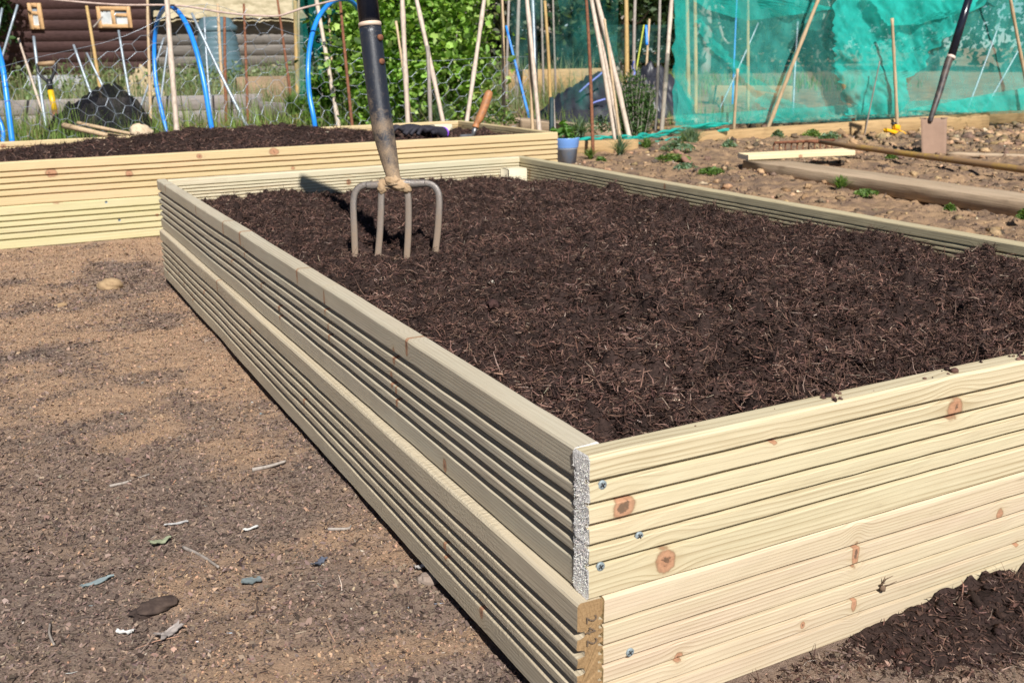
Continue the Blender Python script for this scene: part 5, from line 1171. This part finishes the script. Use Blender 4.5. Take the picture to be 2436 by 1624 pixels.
def window(x0, y0, x1, y1, mull, parent):
    a = at_pl(x0, y0, w0+wn*.04, wn); b = at_pl(x1, y1, w0+wn*.04, wn); wdt = abs(np.dot(b-a, wd_)); hgt = a[2]-b[2]; c = (a+b)/2; Rm = np.stack([wd_, -wn, [0, 0, 1.]], 1); f = .055
    mb = MB()
    for s in (-1, 1): mb.box(c+wd_*s*(wdt/2-f/2), (f, .06, hgt), Rm, .004); mb.box(c+np.array([0, 0, s*(hgt/2-f/2)]), (wdt-2*f, .056, f), Rm, .004)
    for m_ in mull:
        if m_[0] == 'v': mb.box(c+wd_*(m_[1]-.5)*wdt, (.05, .052, hgt-2*f), Rm, .003)
        else: mb.box(c+wd_*((m_[2]+m_[3])/2-.5)*wdt+np.array([0, 0, (m_[1]-.5)*hgt]), ((m_[3]-m_[2])*wdt-.05, .05, .045), Rm, .003)
    fr_ = mb.build('window_frame', MA['wframe'], parent)
    mb = MB(); mb.box(c-wn*.012, (wdt-2*f+.01, .012, hgt-2*f+.01), Rm); pn = MB(); V = np.concatenate(mb.v); mesh_np('pane', V, np.concatenate(mb.q), None, MA['pane'], fr_, org=WL[fr_.name])
    mb = MB(); nn_ = 24
    for (x_, w_, zf) in ((.27, .36, .78), (.74, .36, .58)) if len(mull) > 1 else ((.5, .75, .6),):
        V = []
        for i in range(nn_+1):
            for zz in (0, 1): 
                t = i/nn_; top = hgt*(zf-.5)+.02*math.sin(t*19); V.append(c+wd_*(x_-.5+(t-.5)*w_)*wdt-wn*(.003+.006*math.sin(t*40))*-1+np.array([0, 0, -hgt/2+f if zz == 0 else top]))
        mb.add(V, [[2*i, 2*i+2, 2*i+3, 2*i+1] for i in range(nn_)])
    V = np.concatenate(mb.v); mesh_np('curtain', V, np.concatenate(mb.q), None, MA['curtain'], fr_, org=WL[fr_.name])
window(228, 16, 315, 67, (('v', .47), ('h', .60, .49, .96)), shed); window(64, 8, 105, 70, (('h', .62, .06, .94),), shed)
mb = MB(); zt_ = sg+2.3; a0, a1 = w0-wd_*.2, w1+wd_*.2
rv = [a0+wn*.3+[0, 0, 2.2+sg], a1+wn*.3+[0, 0, 2.2+sg], a1-wn*1.3+[0, 0, 2.9+sg], a0-wn*1.3+[0, 0, 2.9+sg]]; mb.add([*rv, *[v+[0, 0, .05] for v in rv]], [[0, 3, 2, 1], [4, 5, 6, 7], [0, 1, 5, 4], [1, 2, 6, 5], [2, 3, 7, 6], [3, 0, 4, 7]]); mb.build('roof', MA['greyboard'], shed)
# low weathered shed with mossy roof, right of it
q0 = at_d(372, 110, 15.8); q1 = at_d(722, 110, 16.8); q0[2] = q1[2] = 0; g2 = float(G(q0[0], q0[1])); e_z = at_pl(540, 47, q0, np.array([(q1-q0)[1], -(q1-q0)[0], 0]))[2]
hut = thing('low_shed', (q0+q1)/2+[0, 0, g2], 'low grey timber shed with pale mossy roof behind the compost bin', 'shed')
MA['greywall'] = oldwood('grey_wall_boards', (.27, .245, .22), (.19, .17, .15), 0, .5, .85, .4); MA['moss'] = plain('mossy_roof', (.46, .39, .26), (.26, .22, .13), .95, 0., 5., .5, .1, 6.)
_, hd_, hn = lap_wall(q0, q1, g2, e_z, .17, MA['greywall'], 'wall', hut, .006)
mb = MB(); nx, ny = 40, 10; V = []
for j in range(ny+1):
    for i in range(nx+1): V.append(q0+(q1-q0)*(i/nx*1.04-.02)+hn*(.22-1.9*j/ny)+np.array([0, 0, e_z+.02+.85*j/ny+.02*((j*1.0) % 1)+.012*rng.normal()]))
V = np.array(V); mb.add(np.vstack([V, V-[0, 0, .05]]), np.concatenate([grid_faces(ny+1, nx+1), grid_faces(ny+1, nx+1)[:, ::-1]+len(V)])); mb.build('roof', MA['moss'], hut)
wp = at_d(122, 122, 13.6); wz = float(G(wp[0], wp[1]))
boxthing('white_board', (wp[0], wp[1], wz+.20), (.75, .05, .22), plain('chalky_board', (.30, .30, .31), (.20, .20, .21), .8, sc=8.), 'pale grey board lying below the shed, left side', 'board', R_(-24))
tp_ = at_d(334, 140, 12.2)
heap('straw_heap', 'tan straw heap on the plot left of the compost bin', 'heap', tp_*[1, 1, 0], .32, .25, .42, plain('tan_straw', (.42, .33, .20), (.28, .22, .13), .95, 0., 14., .6), 520, .3)
# trees and hedge far behind
def canopy(name, label, cat, c, rx, ry, z0, z1, n, leaf, pal, seed, group=None, trunk=True, stuff=False):
    r = np.random.default_rng(seed); nc = max(20, n//45); u = r.normal(0, 1, (nc, 3)); u /= np.linalg.norm(u, axis=1)[:, None]; rd = r.uniform(.25, 1, nc)**.5
    zc, hz = (z0+z1)/2, (z1-z0)/2; cen = np.c_[c[0]+u[:, 0]*rd*rx, c[1]+u[:, 1]*rd*ry, zc+u[:, 2]*rd*hz]; i_ = r.integers(0, nc, n)
    P = cen[i_]+r.normal(0, 1, (n, 3))*np.array([rx*.12, ry*.12, hz*.12]); P[:, 2] = np.clip(P[:, 2], z0*.3, None)
    V, t, C = leaves(P, leaf*r.uniform(.5, 1.3, n), seed+1, pal, .2, .8, False)
    if stuff: return tag(mesh_np(name, V, None, t, MA['leaf'], None, C), label, cat, kind='stuff')
    o_ = thing(name, (c[0], c[1], float(G(c[0], c[1]))), label, cat, group); mesh_np('crown', V, None, t, MA['leaf'], o_, C)
    if trunk:
        b = np.array([c[0], c[1], float(G(c[0], c[1]))-.1]); mb = MB(); mb.tube(smooth_path([b, b+[.05, 0, (z1-b[2])*.4], b+[-.05, .05, (z1-b[2])*.8]]), np.linspace(.13, .04, 13), None, 8)
        for i in range(9): mb.tube(smooth_path([b+[0, 0, (z1-b[2])*r.uniform(.2, .6)], (b+cen[i])/2+[0, 0, .4], cen[i]], 4), np.linspace(.05, .012, 9), None, 6)
        mb.build('trunk', MA['cane_grey'], o_, True)
    return o_
DK = [((.035, .06, .025), 4), ((.055, .085, .035), 4), ((.025, .04, .02), 3), ((.09, .12, .06), 1.5), ((.13, .13, .09), .6)]
c_ = at_d(-85, 40, 13.4); canopy('conifer_tree', 'dark green tree cut by the top left corner of the picture', 'tree', c_, .62, .6, .5, 2.6, 3200, .09, [((.03, .075, .02), 4), ((.06, .12, .03), 3), ((.02, .04, .015), 3)], 601)
for (px, d, rx, h, s, lb, pl_) in ((640, 18.5, 1.7, 4.2, 611, 'dark tree behind the low mossy shed', DK), (860, 21, 2.4, 4.6, 612, 'broad dark tree behind the currant bush', DK), (1080, 22, 2.4, 4.2, 613, 'grey green tree far behind the upright golden cane', [((.12, .14, .10), 3), ((.18, .19, .14), 2), ((.06, .08, .05), 3)]),
                                  (1300, 23, 2.3, 4.0, 614, 'dark rounded tree far behind the crossing pale canes', DK), (1470, 20, 1.7, 4.2, 615, 'deep green tree behind the thick yellow stake', [((.03, .06, .025), 4), ((.05, .09, .035), 4), ((.09, .14, .06), 1)]),
                                  (1680, 21, 2.4, 4.2, 616, 'dark tree behind the left part of the green net', DK), (1950, 22, 2.6, 4.4, 617, 'dark tree behind the torn middle of the net', DK), (2230, 22, 2.5, 4.4, 618, 'dark tree behind the bright net fold', DK), (2480, 21, 2.4, 4.4, 619, 'dark tree behind the right edge of the net', DK), (420, 19.5, 2., 4.8, 620, 'tall dark tree behind the two sheds', DK), (-330, 20, 2.6, 4.6, 621, 'dark tree beyond the brown shed, off to the left', DK), (-800, 22, 3., 4.6, 622, 'broad dark tree far off to the left of the plots', DK), (2900, 22, 2.8, 4.4, 623, 'dark tree far off to the right of the net', DK)):
    c_ = at_d(px, 60, d); canopy('hedge_tree', lb, 'tree', c_, rx, 1.4, .1, h, 3400, .19, pl_, s, 'trees closing the view')
X, Y = None, None
canopy('undergrowth', 'dark hedge undergrowth along the far side of the plots', 'undergrowth', at_d(1250, 105, 24), 15., 1.2, .0, 2.4, 16000, .22, DK, 640, stuff=True)
canopy('undergrowth', 'grey green weedy growth before the sheds', 'undergrowth', at_d(430, 150, 12.6), 3.6, .9, .02, .55, 4200, .055, DRY+[((.10, .18, .05), 3)], 650, stuff=True)
# green side net left of the bush, thin
def side_net(name, px, Yp, mat, label, seed, amp=.06):
    nu, nv = 46, 46; (x0, y0, x1, y1) = px; V = []
    for j in range(nv):
        for i in range(nu): V.append(at_y(x0+(x1-x0)*i/(nu-1)+20*(fbm(j/6., seed, seed, 2)-.5)*(1-i/nu), y0+(y1-y0)*j/(nv-1), Yp))
    V = np.array(V); V[:, 1] += amp*(fbm(V[:, 0]*5+seed, V[:, 2]*3, seed, 4)-.5)*3; V[:, 2] = np.maximum(V[:, 2], G(V[:, 0], V[:, 1])+.005)
    return tag(mesh_np(name, V, grid_faces(nv, nu), None, mat, smooth=True), label, 'net')
side_net('side_net', (703, -40, 800, 262), 6.2, net_mat('dark_green_side_net', (.012, .20, .17), .42, .3, lo=.3), 'strip of dark green netting left of the currant bush', 31)
side_net('thin_net', (1215, -40, 1420, 182), 9.2, MA['net3'], 'thin green netting hung far behind the crossing pale canes', 33, .1)
side_net('thin_net', (1330, -40, 1475, 262), 7.0, net_mat('thin_green_net', (.06, .36, .30), .16, .4, lo=.4, sc=5.), 'thin green netting bunched on the leaning pole bundle', 35, .05)
side_net('thin_net', (1380, 60, 1600, 150), 12., MA['net3'], 'thin green netting lying far behind the black plastic heap', 37, .1)
# black plastic heap, cord lines
bc = at_d(1440, 240, 9.6)*[1, 1, 0]; MA['blkpl'] = plain('black_plastic_sheet', (.030, .031, .040), (.018, .018, .024), .42, 0., 5., .25, .5)
heap('plastic_sheet', 'black plastic sheet humped over a heap in the middle distance', 'plastic sheet', at_d(1425, 240, 9.4)*[1, 1, 0], .62, .5, .34, MA['blkpl'], 533, .5, pw=1.6)
heap('plastic_sheet', 'taller black plastic covered heap just left of the net pole', 'plastic sheet', at_d(1548, 232, 9.9)*[1, 1, 0], .42, .4, .42, MA['blkpl'], 541, .45, pw=1.8)
for pts, lb in ((((1378, 220), (1400, 200), (1425, 180), (1440, 166)), 'blue cord across the left of the black plastic heap'), (((1508, 146), (1504, 160), (1510, 174), (1498, 192)), 'blue cord over the middle of the black plastic heap'), (((1405, 248), (1420, 242), (1440, 236)), 'short blue cord at the foot of the black plastic heap')):
    mb = MB(); P = smooth_path([at_d(x, y, 8.95) for x, y in pts]); mb.tube(P, .009, None, 6); tag(mb.build('cord', plain('blue_violet_cord', (.20, .24, .62), rough=.6), None, True, org=P[0]), lb, 'cord', 'blue cords tying the black plastic')
a_, b_ = at_d(1098, 250, 8.6), at_d(1452, 292, 7.3); a_[2] = float(G(a_[0], a_[1])); b_[2] = 0
plank('timber_edging', a_-[0, 0, .01], b_-[0, 0, .01], .20, .11, MA['sleeper'], 'long dark faced timber edging before the black plastic heap', 'timber')
a_, b_ = at_d(1210, 196, 12.5), at_d(1436, 196, 12.9); a_[2] = float(G(a_[0], a_[1])); b_[2] = float(G(b_[0], b_[1]))
plank('timber_edging', a_, b_, .06, at_d(1330, 164, 12.7)[2]-a_[2], MA['edging'], 'far tan board edging behind the golden stake', 'timber')
a_, b_ = at_d(1690, 196, 11.5), at_d(1890, 200, 11.2); a_[2] = float(G(a_[0], a_[1])); b_[2] = float(G(b_[0], b_[1]))
plank('timber_edging', a_, b_, .06, .2, MA['edging'], 'tan board edging seen through the net', 'timber')
# yellow toy
yt = at_z(2122, 324, .0); toy = thing('toy_truck', yt, 'small broken yellow toy truck with black wheels lying on the soil', 'toy'); d7 = 7.3/FPX
MA['toy'] = plain('yellow_plastic', (.80, .40, .01), (.70, .33, .01), .35)
mb = MB(); Rm = np.stack([FR, FB, [0, 0, 1.]], 1)
mb.box(yt+FR*-.01+[0, 0, .035], (.10, .07, .03), Rm@np.array(Matrix.Rotation(.25, 3, 'Y')), .008); mb.box(yt+FR*.025+[0, 0, .065], (.05, .06, .04), Rm@np.array(Matrix.Rotation(.1, 3, 'Y')), .008); mb.box(yt+FR*-.05+[0, 0, .03], (.05, .05, .012), Rm@np.array(Matrix.Rotation(-.5, 3, 'Y')), .004); mb.tube([yt+FR*.05+[0, 0, .04], yt+FR*.085+[0, 0, .025], yt+FR*.10+[0, 0, .01]], .007, None, 6); mb.build('body', MA['toy'], toy)
for s, z_ in ((-.035, .014), (.04, .016)):
    mb = MB(); mb.tube([yt+FR*s-FB*.045+[0, 0, z_], yt+FR*s-FB*.022+[0, 0, z_]], .019, None, 14); mb.build('wheel', MA['blk'], toy, True)
mb = MB(); mb.blob(yt+FR*.005+[0, 0, .09], (.026, .02, .012), 4, .3, 12); mb.build('driver_cap', MA['blk'], toy, True)
# stones on the far plot
for px, s, lb in (((2030, 347), .045, 'large tan clod under the rake handle'), ((2190, 385), .032, 'brown stone propping the rake handle'), ((1975, 303), .03, 'dark upright wood chunk against the net edging'), ((2170, 305), .045, 'dark brown clod left of the spade blade')):
    p_ = at_z(px[0], px[1], .01); mb = MB(); mb.blob(p_+[0, 0, s*.3], (s, s*.8, s*.7), int(px[0]), .5, 32, .3, 2.2); tag(mb.build('clod', plain('clod_%d' % px[0], (.40, .25, .13) if 'tan' in lb else (.22, .14, .09), (.25, .16, .09), .95, 0., 30., .6), None, False, org=p_), lb, 'clod')
# trowel + gloves in the rear bed
tr = thing('hand_trowel', at_d(1128, 312, 4.5), 'hand trowel with worn orange wooden handle stuck in the rear bed', 'trowel'); tq = lambda x, y: at_d(x, y, 4.5)
mb = MB(); P = smooth_path([tq(1166, 216), tq(1161, 228), tq(1152, 255), tq(1141, 282), tq(1134, 294), tq(1131, 304)]); mb.tube(P, np.interp(np.linspace(0, 1, len(P)), [0, .04, .2, .6, .82, 1], [.006, .015, .0195, .0175, .013, .0165]), None, 16)
mb.build('handle', plain('worn_orange_wood', (.42, .17, .06), (.24, .12, .06), .55, 0., 55., .2, .4, 5.), tr, True)
mb = MB(); mb.tube([tq(1131, 303), tq(1128, 314), tq(1120, 335)], [.012, .010, .007], None, 10); mb.box(tq(1112, 352), (.07, .006, .12), None, .002); mb.build('blade', plain('dull_steel', (.28, .29, .30), (.16, .15, .14), .4, .7), tr)
MA['glove'] = plain('black_glove_fabric', (.016, .014, .020), (.028, .025, .034), .75, 0., 60., .3); MA['purple'] = plain('purple_trim', (.28, .08, .72), (.2, .06, .5), .6)
def glove(px, dep, ang, label, seed):
    c = at_d(*px, dep); o_ = thing('garden_glove', c, label, 'glove'); ca, sa = math.cos(ang), math.sin(ang); X = np.array([ca, sa, 0]); Yv = np.array([-sa, ca, 0]); Zv = np.array([0, 0, 1.])
    mb = MB(); mb.tube(smooth_path([c-X*.09, c-X*.05+Zv*.012, c+Zv*.024, c+X*.045+Zv*.02]), np.interp(np.linspace(0, 1, 19), [0, .4, .8, 1], [.038, .034, .045, .036]), np.interp(np.linspace(0, 1, 19), [0, .4, 1], [.03, .02, .017]), 14, Yv)
    for i, (o, l) in enumerate(((-.030, .06), (-.010, .075), (.010, .07), (.030, .055))):
        b = c+X*.035+Yv*o+Zv*.018; mb.tube(smooth_path([b, b+X*l*.5+Zv*.012+Yv*o*.2, b+X*l-Zv*.010+Yv*o*.4]), np.linspace(.0115, .008, 13), None, 8)
    b = c-X*.01+Yv*.04+Zv*.015; mb.tube(smooth_path([b, b+Yv*.03+X*.02, b+Yv*.04+X*.05]), np.linspace(.013, .009, 13), None, 8); mb.build('palm', MA['glove'], o_, True)
    mb = MB(); a = np.linspace(0, 2*np.pi, 25); mb.tube(c-X*.095+np.outer(np.cos(a)*.036, Yv)+np.outer(np.sin(a)*.022, Zv)+Zv*.004, .004, None, 6, cap=False); mb.build('cuff', MA['purple'], o_, True)
gz_ = lambda px, py: at_z(px, py, .30)
def onB(px, py):
    p = at_z(px, py, .30); return np.dot(p-CAM, AF)
glove((978, 318), onB(978, 318)-.02, R_(165), 'black garden glove with purple cuff lying on the rear bed compost', 1); glove((1015, 321), onB(1015, 321)-.02, R_(200), 'second black glove, its purple cuff loop open to the right', 2)

# ================================================================== SMALL THINGS ON THE NEAR GROUND AND BEDS
def stone(px, r_, col, col2, label, name='stone', cat='stone', z=None, seed=1, amp=.3, flat=.7, rot=0., ry=.75):
    p_ = at_z(px[0], px[1], -.016 if z is None else z); p_[2] = float(HG(p_[0], p_[1])) if z is None else float(soilA(p_[0], p_[1])) if z == 'A' else p_[2]
    mb = MB(); mb.blob(p_+[0, 0, r_*flat*.4], (r_, r_*ry, r_*flat), seed, amp, 40, rot, 2.); return tag(mb.build(name, plain(name+str(seed), col, col2, .9, 0., 60., .5), None, False, org=p_), label, cat)
stone((262, 684), .036, (.34, .235, .13), (.25, .165, .09), 'tan stone lying on the path near the far end of the front bed', seed=3, amp=.2, flat=.62)
stone((146, 728), .017, (.33, .22, .12), (.25, .16, .085), 'small flat tan stone left of the larger tan stone', seed=5, flat=.4)
stone((156, 584), .020, (.03, .02, .016), (.06, .04, .03), 'dark compost lump at the foot of the rear bed', 'clod', 'clod', seed=7, amp=.5, flat=.95)
stone((1168, 676), .0075, (.55, .50, .42), (.38, .34, .28), 'small pale snail sized pebble on the compost', z=.25, seed=11)
stone((1026, 1380), .017, (.26, .20, .16), (.18, .13, .10), 'grey brown pebble at the foot of the long left board', seed=13, flat=.5)
stone((368, 1462), .029, (.038, .024, .019), (.075, .05, .038), 'dark brown peat lump lying on the path', 'peat_lump', 'lump', seed=19, amp=.38, flat=.36, rot=.25, ry=.42)
def scrap(px, w_, h_, col, label, name, cat, seed, curl=.3, rot=0., rough=.6, z=None):
    p_ = at_z(px[0], px[1], -.014); p_[2] = float(HG(p_[0], p_[1]))+.003; r = np.random.default_rng(seed); nu, nv = 14, 8; V = []; ca, sa = math.cos(rot), math.sin(rot)
    for i in range(nu):
        for j in range(nv):
            u, v = i/(nu-1)-.5, j/(nv-1)-.5; e = .6+.8*fbm(np.array([u*3+seed]), np.array([v*3.]), seed, 3)[0]; x = u*w_*e; y = v*h_*(.5+.9*fbm(np.array([u*5+seed]), np.array([0.]), seed+1, 2)[0]); zz = curl*h_*(abs(u)**1.5*1.4+.7*fbm(np.array([u*6.]), np.array([v*5+seed]), seed+2, 3)[0])
            V.append(p_+[x*ca-y*sa, x*sa+y*ca, zz])
    V = np.array(V); f = grid_faces(nu, nv); V2 = np.vstack([V, V-[0, 0, .0008]])
    return tag(mesh_np(name, V2, np.concatenate([f, f[:, ::-1]+len(V)]), None, plain(name+str(seed), col, rough=rough), None, org=p_, smooth=True), label, cat)
scrap((232, 1388), .036, .009, (.24, .29, .29), 'crinkled blue grey plastic scrap on the path, left side', 'plastic_scrap', 'scrap', 21, .4, .3)
scrap((600, 1386), .026, .013, (.17, .20, .20), 'blue grey torn leaf of plastic on the path, middle', 'plastic_scrap', 'scrap', 23, .3, -.2)
scrap((760, 1346), .02, .012, (.09, .10, .13), 'dark blue plastic flake near the left board', 'plastic_scrap', 'scrap', 25, .5, .6)
scrap((596, 1257), .022, .005, (.64, .62, .58), 'white curved shell fragment on the path', 'shell_fragment', 'shell', 27, .8, .1)
scrap((418, 1247), .034, .005, (.50, .48, .46), 'long white husk strip on the path', 'husk_strip', 'husk', 29, .5, -.1)
scrap((300, 1510), .020, .006, (.62, .60, .56), 'small white curled husk below the peat lump', 'husk_strip', 'husk', 31, .8, -.5)
scrap((405, 1518), .034, .015, (.30, .26, .235), 'grey dry curled leaf on the path near the bottom', 'dry_leaf', 'leaf', 33, .6, .5)
scrap((384, 1296), .028, .013, (.26, .28, .18), 'pale green leafy sprig on the path', 'leaf_sprig', 'sprig', 35, .8, .2)
scrap((1000, 1352), .016, .012, (.45, .42, .40), 'pale grey flake at the foot of the left board', 'bark_flake', 'flake', 37, .5, 0.)
scrap((2330, 1408), .020, .014, (.12, .14, .17), 'dark blue grey flake against the front board', 'plastic_scrap', 'scrap', 41, .7, .4, z=0)
for a, b, r_, lb, s in (((435, 1300), (520, 1345), .0035, 'flat weathered splinter lying on the path, centre', 1), ((600, 1118), (680, 1098), .004, 'long brown stick near the left board', 2), ((780, 1260), (835, 1248), .0028, 'pale reddish splinter near the left board', 3), ((120, 1490), (130, 1540), .003, 'curved brown twig at the lower left', 4), ((260, 1150), (355, 1125), .003, 'thin root strand on the path, upper middle', 5)):
    p0, p1 = at_z(*a, -.012), at_z(*b, -.012); r = np.random.default_rng(s)
    for p_ in (p0, p1): p_[2] = float(HG(p_[0], p_[1]))+r_*.8
    mb = MB(); mb.tube(smooth_path([p0, (p0+p1)/2+r.normal(0, .004, 3)*[1, 1, .3], p1]), np.linspace(r_, r_*.6, 13), r_*.5, 6); tag(mb.build('splinter', MA['cane_grey'], None, True, org=p0), lb, 'splinter')
# crumbs of soil on the front board top
def crumbs():
    r = np.random.default_rng(91); n = 70; x = np.r_[.30+r.normal(0, .006, 18), r.uniform(.03, 1.1, 30), .60+r.normal(0, .01, 22)]; y = r.uniform(.003, .024, n); rr = r.gamma(2., .0006, n)+.0004
    V, t, nv = lumps(np.c_[x, y, np.full(n, 2*H)+rr*.5], rr, 92, .3, .8)
    tag(mesh_np('soil_crumbs', V, None, t, MA['bits'], None, np.repeat(pick(PEAT[:4], n, 93), nv, 0)), 'dark soil crumbs on the top edge of the front board', 'crumbs', kind='stuff')
crumbs()
